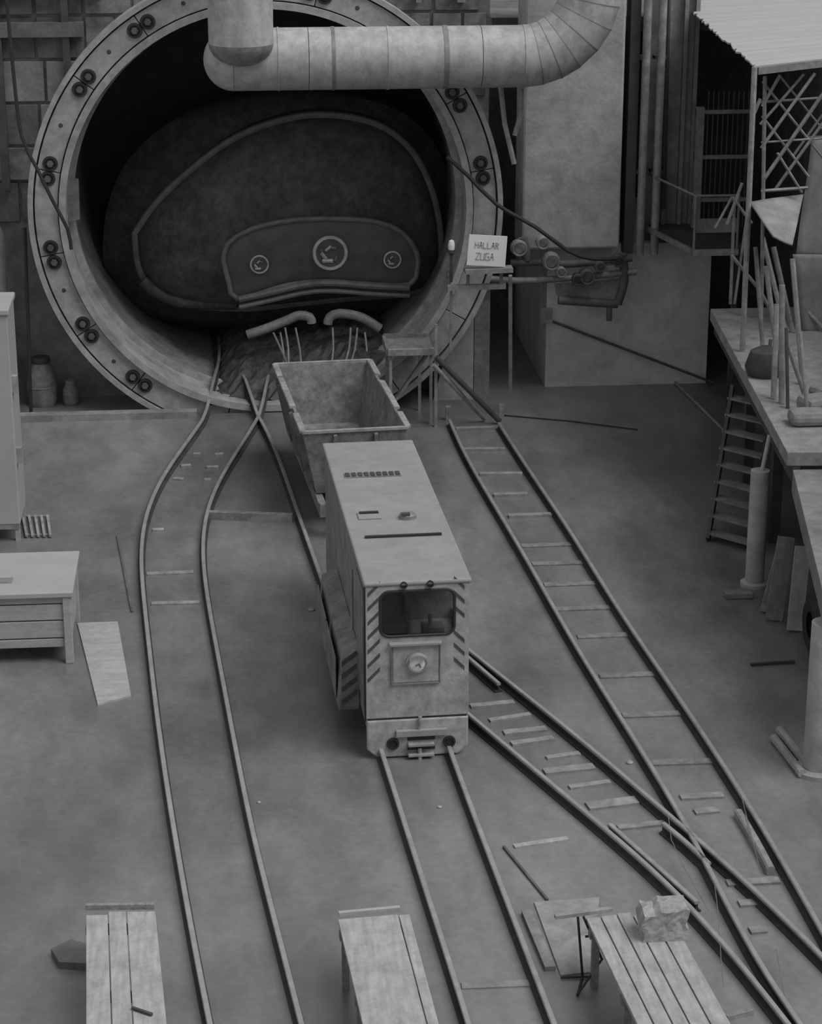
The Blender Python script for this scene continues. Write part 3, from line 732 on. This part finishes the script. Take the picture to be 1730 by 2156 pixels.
# sign board with two lines of lettering on a shelf
SY = 41.5
sg = thing('sign_board', 'white rectangular sign board with two lines of lettering', 'sign', YP(1025, 566, SY))
P4 = [YP(x, y, SY) for x, y in ((988,494), (1068,498), (1063,562), (982,558))]
MB().prism(P4, (0, .03, 0)).build('board', SIGN, sg)
def onsign(u, v): 
    a = P4[3].lerp(P4[2], u); b = P4[0].lerp(P4[1], u); return a.lerp(b, v) + Vector((0, -.004, 0))
GL = {'H': [((0,0),(0,1)), ((1,0),(1,1)), ((0,.5),(1,.5))], 'A': [((0,0),(.5,1)), ((1,0),(.5,1)), ((.2,.4),(.8,.4))], 'L': [((0,0),(0,1)), ((0,0),(1,0))], 'R': [((0,0),(0,1)), ((0,1),(.9,.85)), ((.9,.85),(.9,.6)), ((.9,.6),(0,.5)), ((.3,.5),(1,0))], 'Z': [((0,1),(1,1)), ((1,1),(0,0)), ((0,0),(1,0))], 'U': [((0,1),(0,0)), ((0,0),(1,0)), ((1,0),(1,1))], 'G': [((1,1),(0,1)), ((0,1),(0,0)), ((0,0),(1,0)), ((1,0),(1,.5)), ((1,.5),(.5,.5))]}
for word, u0, u1, v0, v1 in (('HALLAR', .18, .82, .58, .78), ('ZUGA', .22, .72, .2, .42)):
    m = MB(); n = len(word); w = (u1-u0)/n
    for k, ch in enumerate(word):
        for (a, b), (c_, d_) in GL[ch]:
            m.beam(onsign(u0+w*(k+a*.72), v0+(v1-v0)*b), onsign(u0+w*(k+c_*.72), v0+(v1-v0)*d_), .022, .006, (0,1,0))
    m.build('lettering', INK, sg)
sh = thing('steel_bracket_shelf', 'narrow steel shelf bracket carrying the white sign', 'bracket', YP(1010, 610, 41.6))
MB().beam(YP(978,570,41.6), YP(1078,566,41.6), .3, .09).build('shelf', PALEST, sh)
MB().beam(YP(942,606,41.7), YP(1064,602,41.7), .12, .1).build('lower_bar', PALEST, sh)
for px in (985, 1055): MB().beam(YP(px,604,41.72), YP(px,570,41.72), .06, .06, (0,1,0)).build('strut', GREYST, sh)
MB().beam(YP(1074,580,41.8), YP(1074,822,42.5), .07, .07, (0,1,0)).build('post', PALEST, sh)
MB().beam(YP(950,606,41.75), YP(948,735,41.75), .05, .05, (0,1,0)).build('post', GREYST, sh)
c = YP(950, 515, 42.2)
wlp = thing('bulkhead_lamp', 'small bright bulkhead lamp beside the white sign', 'lamp', c - Vector((0,0,.2)))
MB().lathe([(0, .1), (.05, .08), (.07, 0), (.06, -.1), (0, -.1)], c, 'z', 14).build('lens', LAMPG, wlp, smooth=True)
MB().lathe([(0, -.1), (.09, -.1), (.09, -.16), (.03, -.2), (.03, -.75), (0, -.75)], c, 'z', 14).build('holder', DARK, wlp)
# tray table in front of the tunnel
tt = thing('tray_table', 'steel tray table on thin legs at the tunnel mouth', 'table', (3.6, 41.9, 0))
tz = YP(860, 742, 41.6).z
xa, xb = YP(816, 742, 41.6).x, YP(914, 742, 41.6).x
MB().box(xa, xb, 41.6, 42.7, tz-.02, tz+.02).build('tray', GREYST, tt)
MB().box(xa, xb, 41.55, 41.62, tz-.06, tz+.08).build('front_lip', PALEST, tt, bevel=.01)
MB().box(xa-.03, xa+.03, 41.6, 42.7, tz-.06, tz+.08).build('side_lip', GREYST, tt)
MB().box(xa, xb, 42.66, 42.72, tz-.06, tz+.1).build('back_lip', GREYST, tt)
for x, y in ((xa+.06, 41.66), (xb-.06, 41.66), (xb-.2, 42.6), (xa+.06, 42.6)):
    MB().box(x-.03, x+.03, y-.03, y+.03, 0 if y < 42.3 else 0.0, tz-.02).build('leg', PALEST, tt)
MB().beam((xa+.1, 42.0, .3), (xb-.1, 41.9, tz-.1), .35, .05).build('brace_plate', GREYST, tt)
tag(MB().box(YP(917,700,41.5).x-.03, YP(917,700,41.5).x+.03, 41.4, 41.46, 0, 2.1).build('upright_post', PALEST), 'slim steel upright beside the tray table', 'post')
tag(MB().tube([G(1052,893)+Vector((0,0,.06)), YP(918,752,41.3)], .06, 10).build('inclined_pipe', DARK), 'dark pipe leaning from the tray table down to the track end', 'pipe', 'inclined struts at the tray table')
tag(MB().tube([G(1020,888)+Vector((0,0,.05)), YP(912,768,41.25)], .045, 10).build('inclined_pipe', PALEST), 'pale pipe leaning from the tray table down to the track end', 'pipe', 'inclined struts at the tray table')

# pipes behind, between ring and pier
for pts, r_, lab in (([(1050,150), (1062,260), (1082,345)], .05, 'pale strut pipe hanging in the gap beside the concrete pier'), ([(1098,170), (1096,240), (1083,285)], .05, 'short thick pale pipe stub in the gap beside the concrete pier')):
    tag(MB().tube([YP(x, y, 42.35+.01*i_) for i_, (x, y) in enumerate(pts)], r_, 8).build('strut_pipe', PALEST), lab, 'pipe')
tag(MB().tube(spline([YP(x, y, 42.3) for x, y in ((940,330), (985,370), (1045,430), (1130,480), (1195,528), (1245,545), (1300,544))], .3), .04, 8).build('hanging_cable', BLACK, smooth=True), 'black cable sagging from the ring to the valve pipes', 'cable')
tag(MB().tube(spline([YP(x, y, 42.2) for x, y in ((8,-60), (14,0), (28,150), (45,285), (78,355), (112,425), (142,482), (150,525))], .3), .035, 8).build('hanging_cable', BLACK, smooth=True), 'black cable hanging down over the left flange of the ring', 'cable')
tag(MB().tube([YP(1145,670,44.06), YP(1502,806,43.9)], .03, 6).build('leaning_rod', RUST), 'thin dark rod leaning against the pale lower wall', 'rod')
tag(MB().tube([G(1418,805)+Vector((0,0,.03)), G(1530,916)+Vector((0,0,.03))], .03, 6).build('floor_pipe', PALEST), 'thin pipe lying on the floor by the stair', 'pipe')
tag(MB().tube([G(1060,876)+Vector((0,0,.015)), G(1200,888)+Vector((0,0,.015)), G(1342,906)+Vector((0,0,.015))], .015, 6).build('floor_cable', BLACK), 'thin cable lying on the floor beside the track end', 'cable')
tag(MB().beam(G(440,1092)+Vector((0,0,.07)), G(616,1098)+Vector((0,0,.07)), .12, .14).build('steel_bar', GREYST), 'steel bar lying on the floor between the curved track and the wagon', 'bar')
tag(MB().beam(G(247,1130)+Vector((0,0,.015)), G(278,1290)+Vector((0,0,.015)), .03, .03).build('floor_rod', RUST), 'thin rusty rod lying beside the curved track', 'rod')
tag(MB().beam(G(1060,1785)+Vector((0,0,.015)), G(1152,1897)+Vector((0,0,.015)), .03, .03).build('floor_rod', RUST), 'thin dark rod lying beside the locomotive track', 'rod')
tag(MB().beam(G(1082,1784)+Vector((0,0,.012)), G(1195,1767)+Vector((0,0,.012)), .09, .024).build('timber_batten', WOOD), 'short pale batten lying flat beside the locomotive track', 'batten')
tag(MB().prism([G(x, y, .0) for x, y in ((163,1315), (248,1312), (276,1468), (206,1487))], (0, 0, .03)).build('loose_board', CHEST), 'wide pale board lying flat beside the boarded chest', 'board')

# =================================================================== LEFT SIDE
cb = thing('site_cabinet', 'tall off-white site cabinet standing on a low frame', 'cabinet', (-4.3, 35.9, 0))
cx1 = -3.56
MB().box(-5.3, cx1, 35.4, 36.6, .3, 3.95).build('body', CABW, cb, bevel=.02)
MB().box(-5.34, cx1+.03, 35.36, 36.64, 3.95, 4.05).build('top', CABW, cb, bevel=.02)
for x in (-5.2, -4.4, cx1-.05):
    for y in (35.46, 36.5): MB().box(x-.04, x+.04, y-.04, y+.04, 0, .3).build('foot', CHEST, cb)
MB().box(-5.3, cx1-.02, 35.4, 35.46, .22, .3).build('plinth_rail', GREYST, cb)
for z in (1.35, 2.6): MB().box(cx1, cx1+.09, 35.5, 35.62, z, z+.28).build('hinge', PALEST, cb)
wf = thing('workbench', 'pale boarded chest with plank front and a flat top', 'chest', (-3.2, 30.9, 0))
bx1 = -2.36; bz = 1.08
MB().box(-4.3, bx1+.04, 29.98, 31.75, bz-.03, bz+.05).build('top', CABW, wf, bevel=.012)
zs_ = [(.25, .38), (.40, .66), (.68, .92), (.94, 1.05)]
for z0, z1 in zs_: MB().box(-4.3, bx1-.12, 30.05, 30.11, z0, z1).build('front_board', CHEST, wf, bevel=.008)
MB().box(-4.3, bx1-.04, 30.11, 31.7, .25, bz-.03).build('carcass', CHEST, wf)
for x in (bx1-.06, -4.25):
    for y in (30.06, 31.66): MB().box(x-.06, x+.06, y-.06, y+.06, 0, bz-.03).build('leg', CHEST, wf, bevel=.01)
a = G(25, 1228, bz+.05); MB().box(-4.2, a.x, a.y, a.y+.22, bz+.05, bz+.058).build('slot', GREYST, wf)
gr = thing('metal_grate', 'small slatted metal grate lying beside the white cabinet', 'grate', G(75, 1110))
for k in range(5):
    a = G(48+13*k, 1086, .05); b = G(56+12.5*k, 1128, .05)
    MB().beam(a, b, .045, .04).build('bar', PALEST, gr)
for yy in (1088, 1127):
    MB().beam(G(44+(yy-1088)*.2, yy, .02), G(104+(yy-1088)*.12, yy-1, .02), .05, .03).build('end_bar', GREYST, gr)
for px, py, h_, r_, lab in ((91, 852, 1.02, .30, 'large rounded metal drum with domed top behind the kerb'), (150, 850, .5, .17, 'small rounded canister beside the larger drum')):
    g = G(px, py); g.y = max(g.y, 43.1)
    bdr = thing('drum' if r_ > .2 else 'canister', lab, 'drum' if r_ > .2 else 'canister', (g.x, g.y, 0))
    MB().lathe([(0, 0), (r_*.82, 0), (r_*.98, h_*.12), (r_, h_*.4), (r_*.95, h_*.62), (r_*.62, h_*.84), (r_*.55, h_*.9), (0, h_*.92)], (g.x, g.y, 0), 'z', 22).build('shell', GREYST, bdr, smooth=True)
    MB().lathe([(0, h_), (r_*.6, h_), (r_*.66, h_*.93), (r_*.6, h_*.88), (0, h_*.88)], (g.x, g.y, 0), 'z', 18).build('cap', DARK if r_ > .2 else PALEST, bdr, smooth=True)
    MB().lathe([(r_*1.0, h_*.38), (r_*1.04, h_*.4), (r_*1.0, h_*.42)], (g.x, g.y, 0), 'z', 22).build('hoop', GREYST, bdr, smooth=True)
p = YP(20, 560, 43.4)
tag(MB().lathe([(0, 0), (.42, 0), (.42, 3.6), (.3, 3.85), (0, 3.95)], (p.x-.5, 43.55, 0), 'z', 24).build('storage_tank', CONC, smooth=True), 'upright grey cylindrical tank between the white cabinet and the tunnel ring', 'tank')
tag(MB().tube([YP(52,480,43.0), YP(62,760,43.0), Vector((YP(64,850,43.0).x, 43.0, 0))], .035, 8).build('standpipe', BLACK), 'thin black standpipe beside the drum', 'pipe')

# =================================================================== FOREGROUND PLANK BENCHES
def bench(name, label, quad, zt_, cuts, leg, mt, notch=None, group=None):
    a, b, c_, d = [G(x, y, zt_) for x, y in quad]      # far left, far right, near right, near left
    ext = 0.9
    c_ = c_ + (c_-b).normalized()*ext; d = d + (d-a).normalized()*ext
    o = thing(name, label, 'bench', ((a.x+c_.x)/2, (a.y+c_.y)/2, 0), group=group)
    ks = [0] + cuts + [1]
    for k in range(len(ks)-1):
        u0, u1 = ks[k]+.008, ks[k+1]-.008
        e = random.uniform(-.05, .03)
        p0, p1, p2, p3 = a.lerp(b, u0), a.lerp(b, u1), d.lerp(c_, u1), d.lerp(c_, u0)
        dd = (p0-p3).normalized()*e
        MB().prism([p0+dd, p1+dd, p2, p3], (0, 0, -.045 - random.uniform(0, .01))).build('plank', mt, o, bevel=.006)
    for t_ in (.06, .5, .94):
        q0, q1 = a.lerp(d, t_), b.lerp(c_, t_)
        MB().beam(q0+Vector((0,0,-.1)), q1+Vector((0,0,-.1)), .09, .09).build('bearer', WOODD, o)
        for q in (q0.lerp(q1, .08), q0.lerp(q1, .92)):
            MB().box(q.x-.04, q.x+.04, q.y-.04, q.y+.04, 0, zt_-.145).build('leg', WOODD, o)
    return o, a, b, c_, d
o, a, b, c_, d = bench('plank_bench', 'three plank bench beside the curved track with a loose stick on it', [(180,1922), (328,1920), (352,2156), (180,2156)], .75, [.32, .58], True, WOOD)
MB().beam(a+Vector((.0,.08,.03)), b+Vector((-.02,.08,.03)), .05, .06).build('end_batten', WOODD, o)
tag(MB().beam(G(278,2122,.77), G(320,2136,.77), .03, .025).build('loose_stick', DARK), 'short dark stick lying on the three plank bench', 'stick')
tag(MB().prism([G(108,2012), G(150,1992), G(215,2010), G(215,2046), G(125,2040)], (0,0,.09)).build('dark_slab', RUST), 'dark low slab on the floor half under the three plank bench', 'timber')  # dark low slab with an irregular outline
o, a, b, c_, d = bench('plank_bench', 'smooth pale board bench with one narrow edge strip beside the locomotive track', [(710,1935), (862,1922), (925,2156), (762,2156)], .75, [.84], True, WOOD)
MB().beam(a+Vector((.02,.07,.02)), b+Vector((-.1,.07,.02)), .05, .05).build('end_batten', CHEST, o)
o, a, b, c_, d = bench('plank_bench', 'five plank bench carrying a rough pale block', [(1232,1932), (1405,1915), (1540,2156), (1340,2156)], .75, [.18, .38, .56, .78], True, WOOD)
bl = [G(x, y, .75) for x, y in ((1352,1985), (1448,1992))]
m = MB(); nx, ny, nz = 8, 6, 6; w_ = (bl[1]-bl[0]).length
base = bl[0] + Vector((0, 0, 0)); vs = []; idx = {}
for i in range(nx+1):
    for j in range(ny+1):
        for k in range(nz+1):
            if i in (0, nx) or j in (0, ny) or k in (0, nz):
                jit = .014 if k > 1 else .005
                idx[i,j,k] = len(vs)
                vs.append(base + Vector((w_*i/nx + .02*math.sin(k*1.3), .34*j/ny, .36*k/nz*(1-.12*(i < 3)))) + Vector((random.uniform(-jit, jit), random.uniform(-jit, jit), random.uniform(-jit, jit)*.9 if k else 0)))
fs = []
def quad(*k):
    fs.append(tuple(idx[q] for q in k))
for i in range(nx):
    for j in range(ny):
        for k in (0, nz): quad((i,j,k), (i+1,j,k), (i+1,j+1,k), (i,j+1,k))
    for k in range(nz):
        for j in (0, ny): quad((i,j,k), (i+1,j,k), (i+1,j,k+1), (i,j,k+1))
for j in range(ny):
    for k in range(nz):
        for i in (0, nx): quad((i,j,k), (i,j+1,k), (i,j+1,k+1), (i,j,k+1))
tag(m.add(vs, fs).build('stone_block', STONE), 'rough pale stone block sitting on the five plank bench', 'block')
tr = thing('wire_trestle', 'thin black wire trestle beside the five plank bench', 'trestle', G(1220, 2070))
q = G(1168,1930,.8); r_ = G(1288,1914,.8)
MB().beam(q, r_, .06, .04).build('top_bar', PALEST, tr)
for p0, p1 in ((G(1216,1928,.78), G(1226,2056,.02)), (G(1226,2056,.02), G(1216,2092,.02)), (G(1180,2058,.02), G(1246,2056,.02)), (G(1268,2018,.25), G(1214,2096,.02)), (G(1228,1930,.78), G(1266,2018,.25)), (G(1232,1972,.5), G(1248,1970,.5))):
    MB().tube([p0, p1], .014, 6).build('wire_leg', BLACK, tr)
tag(MB().prism([G(x, y, 0) for x, y in ((1124,1902), (1262,1892), (1242,2050), (1180,2056))], (0, 0, .02)).build('steel_plate', DECK), 'pale flat steel plate on the floor under the wire trestle', 'plate')
tag(MB().beam(G(1108,1925)+Vector((0,0,.03)), G(1158,2045)+Vector((0,0,.03)), .12, .06).build('timber_strip', GREYST), 'grey timber strip lying between the rail and the flat steel plate', 'timber')
tag(MB().beam(G(1528,2148)+Vector((0,0,.03)), G(1582,2134)+Vector((0,0,.03)), .07, .06).build('timber_offcut', PALEST), 'short timber offcut lying beside the crossover rails', 'timber')
for pts in ([(1405,1735), (1412,1790), (1440,1850), (1490,1940)], [(1500,1860), (1512,1960), (1516,2040), (1522,2100)], [(1560,1700), (1600,1860)], [(1610,2060), (1632,2020), (1650,2120)]):
    tag(MB().tube([G(x, y)+Vector((0,0,.14)) for x, y in pts], .005, 5).build('loose_wire', GREYST), 'thin loose wire trailing across the crossover rails', 'wire', 'loose wires over the crossover rails')

# =================================================================== RIGHT SIDE PLATFORM
DZ = 2.75
wp = thing('work_platform', 'raised concrete work platform on round columns along the pit side', 'platform', (9.5, 34, 0))
e0, e1 = G(1495, 650, DZ), G(1657, 952, DZ)
def fl(px, py, z): return G(px, py, z)
ex = Vector((3.4, 0, 0))
MB().prism([e0, e1, Vector((12.55, e1.y-.35, DZ)), Vector((12.55, e0.y, DZ))], (0, 0, -.22)).build('deck_slab', DECK, wp, bevel=.01)
d0 = e1 + Vector((.10, -.0, -.28)); d1 = Vector((7.5, 25.3, d0.z))
MB().prism([d0, d1, Vector((12.5, d1.y, d0.z)), Vector((12.5, d0.y, d0.z))], (0, 0, -.35)).build('lower_slab', CONC, wp, bevel=.01)
for px, py, r_, zt_ in ((1587,1232,.15,1.95), (1722,1625,.21,2.12)):
    g = G(px, py)
    MB().lathe([(0, 0), (r_*1.5, 0), (r_*1.5, .06), (r_, .08), (r_, zt_), (0, zt_)], (g.x, g.y, 0), 'z', 20).build('column', CONCL, wp, smooth=True)
g = G(1590, 1232); MB().tube([(g.x, g.y, 1.9), (g.x+.12, g.y+.1, 2.5)], .035, 8).build('head_prop', CONCL, wp)
for t_ in (.25, .6): 
    q = e0.lerp(e1, t_) + Vector((.5, 0, -.22))
    MB().box(q.x-.09, q.x+.09, q.y-.09, q.y+.09, 0, DZ-.22).build('post', DARK, wp)
MB().beam(e0+Vector((.15,0,-.35)), e1+Vector((.15,0,-.35)), .12, .26).build('edge_beam', DARK, wp)
# steep stair below the deck
sr = thing('site_stair', 'steep dark stair rising from the floor to the raised platform', 'stair', G(1530, 1170))
b0, b1 = G(1490,1140), G(1578,1165)
t0 = G(1542, 815, 2.2); t1 = t0 + (b1-b0)*1.0
MB().beam(b0+Vector((0,0,.02)), t0, .06, .2).build('stringer', DARK, sr)
MB().beam(b1+Vector((0,0,.02)), t1, .06, .2).build('stringer', DARK, sr)
for k in range(9):
    u = (k+.6)/9.2
    p0, p1 = b0.lerp(t0, u), b1.lerp(t1, u)
    MB().beam(p0, p1, .24, .035).build('tread', GREYST, sr)
# scaffold with canopy roof above the platform
sc = thing('scaffold_canopy', 'scaffold tower with white sheet canopy roof above the raised platform', 'scaffold', (10.5, 38, DZ))
rc = [Vector((8.99, 36.46, 7.7)), Vector((9.93, 48.6, 7.75)), Vector((14.0, 48.6, 7.85)), Vector((14.0, 39.2, 7.75))]
m = MB(); vs = []; fs = []; nn = 80
for i in range(nn+1):
    u = i/nn; z = .02*math.sin(i*math.pi*.75)
    for pa, pb in ((rc[0], rc[1]), (rc[3], rc[2])):
        v_ = pa.lerp(pb, u); vs.append(v_ + Vector((random.uniform(-.05,.03) if pa is rc[0] else 0, 0, z))); 
for i in range(nn): fs.append((2*i, 2*i+1, 2*i+3, 2*i+2))
ro_ = m.add(vs, fs).build('roof_sheet', ROOFM, sc); md = ro_.modifiers.new('thick', 'SOLIDIFY'); md.thickness = .03
MB().beam(rc[0]+Vector((.05,.05,-.08)), rc[3]+Vector((0,.05,-.08)), .08, .12).build('eaves_beam', GREYST, sc)
pb_ = YP(1570, 690, 36.5)
MB().tube([(9.03, 36.5, DZ), (8.99, 36.5, 7.68)], .05, 8).build('post', PALEST, sc)
MB().tube([YP(1610,160,37.2), YP(1602,690,37.2)], .035, 8).build('post', GREYST, sc)
MB().tube([YP(1546,415,38.6), YP(1537,640,38.6)], .03, 8).build('post', GREYST, sc)
for a_, b_, Y_, r_ in (((1604,224),(1642,158),37.2,.03), ((1600,262),(1692,156),37.3,.025), ((1602,312),(1715,154),37.25,.03), ((1606,380),(1738,188),37.2,.035), ((1632,398),(1745,240),37.3,.03), ((1668,330),(1745,222),37.6,.025), ((1605,172),(1742,345),37.35,.025), ((1604,245),(1702,372),37.3,.025), ((1636,322),(1688,405),37.2,.025), ((1640,158),(1745,290),37.6,.02), ((1602,300),(1745,290),37.3,.02), ((1602,402),(1700,395),37.2,.03), ((1600,215),(1745,205),37.4,.025), ((1530,472),(1562,385),38.5,.03), ((1541,415),(1582,470),38.5,.03), ((1505,480),(1541,415),38.6,.025), ((1540,538),(1600,612),38.0,.035), ((1600,612),(1645,700),37.4,.035), ((1600,208),(1588,238),36.7,.03), ((1546,640),(1572,455),38.0,.025)):
    MB().tube([YP(*a_, Y_), YP(*b_, Y_)], r_, 6).build('brace', random.choice((GREYST, PALEST, GREYST)), sc)
MB().tube([YP(1695,290,38.35), YP(1905,283,38.35)], .03, 8).build('ledger', GREYST, sc)
for px in (1735, 1885):
    q = YP(px, 288, 38.4); MB().tube([(q.x, 38.4, DZ), (q.x, 38.4, q.z)], .03, 8).build('post', GREYST, sc)
# access gantry against the wall
gt = thing('access_gantry', 'dark steel access gantry with railing beyond the raised platform', 'gantry', (9.6, 42.5, 3.2))
g0, g1, g2, g3 = YP(1455,530,41.6), YP(1540,535,41.6), YP(1540,500,44.2), YP(1385,455,44.2)
zg = g0.z
MB().prism([(9.2, 41.6, zg-.06), (10.3, 41.6, zg-.06), (10.3, 44.3, zg-.06), (8.78, 44.3, zg-.06)], (0,0,.06)).build('grating', DARK, gt)
MB().box(9.2, 10.1, 41.55, 41.63, zg-.08, zg+.04).build('toe_board', PALEST, gt)
MB().beam((9.2, 41.6, zg), (8.65, 44.2, zg), .06, .1).build('side_channel', GREYST, gt)
MB().box(9.25, 10.1, 41.7, 41.78, zg+.35, zg+.62).build('kick_panel', GREYST, gt)
for x, z1 in ((9.22, 1.1), (10.08, 1.1)):
    MB().tube([(x, 41.62, zg), (x, 41.62, zg+z1)], .025, 6).build('rail_post', GREYST, gt)
MB().tube([(9.22, 41.62, zg+1.1), (10.08, 41.62, zg+1.1)], .025, 6).build('hand_rail', GREYST, gt)
MB().tube([(9.22, 41.62, zg+1.1), (8.7, 44.2, zg+1.1)], .025, 6).build('hand_rail', GREYST, gt)
for x in (10.25,): MB().box(x-.05, x+.05, 42.3, 42.4, 0, zg-.06).build('support_post', DARK, gt)
# barred screen behind the scaffold
bs = thing('barred_screen', 'dark barred steel screen behind the scaffold post', 'screen', (10.4, 43.9, 3.2))
x0_, x1_ = YP(1462,300,43.9).x, YP(1582,300,43.9).x
MB().box(x0_, x0_+.17, 43.85, 43.98, 3.2, YP(1470,225,43.9).z).build('frame_post', GREYST, bs)
for py in (235, 330, 420): 
    z = YP(1520, py, 43.9).z; MB().box(x0_, x1_, 43.87, 43.93, z-.04, z+.04).build('rail', GREYST, bs)
for k in range(9):
    x = x0_+.25 + (x1_-x0_-.25)*k/9
    MB().box(x-.012, x+.012, 43.89, 43.92, 3.4, 6.2).build('bar', DARK, bs)
# tarpaulins and sheets on the platform
def sheet(name, label, pts, Ys, material, sag=.06, n=10, thick=.03):
    P = [YP(x, y, yy) for (x, y), yy in zip(pts, Ys)]
    m = MB(); vs = []; fs = []
    for j in range(n+1):
        for i in range(n+1):
            u, v = i/n, j/n
            p = P[0].lerp(P[1], u).lerp(P[3].lerp(P[2], u), v)
            vs.append(p + Vector((0, -.5, .3))*sag*(math.sin(u*5+v*2)+math.sin(v*7+u*3)*.6)*.5)
    for j in range(n):
        for i in range(n): a = j*(n+1)+i; fs.append((a, a+1, a+n+2, a+n+1))
    o = m.add(vs, fs).build(name, material, smooth=True); md = o.modifiers.new('thick', 'SOLIDIFY'); md.thickness = thick
    return o
tag(sheet('tarpaulin', '', ((1578,425), (1692,408), (1668,515), (1628,498)), (36.6, 37.6, 35.2, 35.2), TARP), 'pale flat tarpaulin sloping from the scaffold post under the braces', 'tarpaulin')
tag(sheet('tarpaulin', '', ((1708,292), (1900,284), (1900,560), (1672,545)), (38.3, 38.3, 38.1, 38.1), TARP, .2, 16), 'pale creased tarpaulin hanging from a scaffold ledger beside the sloping tarpaulin', 'tarpaulin')
tag(sheet('tarpaulin', '', ((1668,535), (1900,550), (1900,712), (1690,702)), (38.0, 38.0, 37.85, 37.85), TARP, .2, 16), 'pale creased tarpaulin skirt reaching down to the raised deck behind the poles', 'tarpaulin')
# loose poles standing on the platform
polespec = (((1668,545),(1690,810),33.2,.045,PALEST), ((1655,690),(1658,860),33.0,.03,DARK), ((1622,715),(1613,795),34.0,.03,DARK), ((1635,640),(1628,840),33.5,.05,PALEST), ((1646,600),(1645,850),33.2,.05,GREYST), ((1590,520),(1606,740),35.2,.04,GREYST), ((1612,560),(1640,780),34.4,.045,GREYST), ((1572,455),(1568,668),36.9,.035,GREYST), ((1688,645),(1742,700),33.0,.035,PALEST), ((1684,700),(1700,880),32.6,.03,PALEST), ((1660,730),(1700,850),32.4,.04,GREYST), ((1605,500),(1655,705),35.6,.045,PALEST), ((1628,520),(1668,700),34.8,.05,GREYST))
for a_, b_, Y_, r_, mt in polespec:
    tag(MB().tube([G(*b_, DZ), YP(*a_, G(*b_, DZ).y+.3)], r_, 8).build('loose_pole', mt), {'grimy_steel': 'short dark slim pole', 'pale_steel': 'pale steel pole', 'grey_steel': 'grey steel pole'}[mt.name] + ' propped among the stores on the raised platform', 'pole', {'grimy_steel': 'dark', 'pale_steel': 'pale', 'grey_steel': 'grey'}[mt.name] + ' poles propped on the raised platform')
g = G(1596, 790, DZ)
tag(MB().lathe([(0,0), (.28,0), (.34,.15), (.25,.42), (.1,.5), (0,.5)], (g.x+.1, g.y, DZ), 'z', 14).build('sack', DARK, smooth=True), 'dark sack slumped on the raised platform beside the poles', 'sack')
for k, (px, py, s_) in enumerate(((1690,905,.3), (1716,880,.34), (1726,842,.24))):
    g = G(px, py, DZ)
    tag(MB().box(-s_, s_, -s_*.7, s_*.7, 0, s_*.8, Matrix.Translation((g.x+s_*.5, g.y+s_, DZ)) @ Matrix.Rotation(.3*k, 4, 'Z')).build('cement_bag', TARP, bevel=.09), 'plump pale bag stacked at the end of the raised platform', 'bag', 'bags at the end of the raised platform')
# boards leaning under the platform
for (a_, b_, w_, mt, lab) in (((1628,1308),(1655,1130),.26,GREYST,'wide grey board leaning under the raised platform'), ((1606,1290),(1645,1140),.1,PALEST,'narrow pale board leaning under the raised platform'), ((1672,1330),(1690,1150),.24,CONCL,'short pale board leaning beside the wide grey board')):
    p0 = G(*a_); p1 = YP(*b_, p0.y+.35)
    tag(MB().beam(p0+Vector((0,0,.02)), p1, w_, .04, (0,-1,.3)).build('leaning_board', mt), lab, 'board')
g = G(1700, 1385)
tag(MB().lathe([(.2, -.08), (.36, -.1), (.4, 0), (.36, .1), (.2, .08)], (g.x+.15, g.y+.25, .42), 'x', 24).build('tyre', BLACK, smooth=True), 'black tyre standing under the raised platform by the column', 'tyre')
tag(MB().beam(G(1580,1402)+Vector((0,0,.02)), G(1672,1396)+Vector((0,0,.02)), .05, .04).build('floor_batten', DARK), 'dark batten lying on the floor under the raised platform', 'batten')
for a_, b_ in (((1628,1562),(1688,1638)), ((1640,1545),(1698,1620))):
    p0, p1 = G(*a_)+Vector((0,0,.06)), G(*b_)+Vector((0,0,.06))
    tag(MB().tube([p0, p1], .06, 9).build('timber_log', WOOD), 'pale round timber lying at the foot of the thick column', 'timber', 'timbers at the foot of the column')
gq = G(1553, 1262)
tag(MB().box(gq.x-.2, gq.x+.25, gq.y, gq.y+.2, 0, .1).build('base_block', CONC, bevel=.02), 'low concrete block at the foot of the slim column', 'block')

for px, py, r_ in ((655,1285,.05), (1325,1607,.045), (925,1700,.03), (545,1690,.025)):
    g = G(px, py)
    tag(MB().lathe([(0,0), (r_,0), (r_*1.15, r_*.4), (r_*.6, r_*.8), (0, r_*.85)], (g.x, g.y, 0), 'z', 7).build('pebble', STONE), 'small loose stone lying alone on the wet floor between the tracks', 'stone', 'loose stones between the tracks')
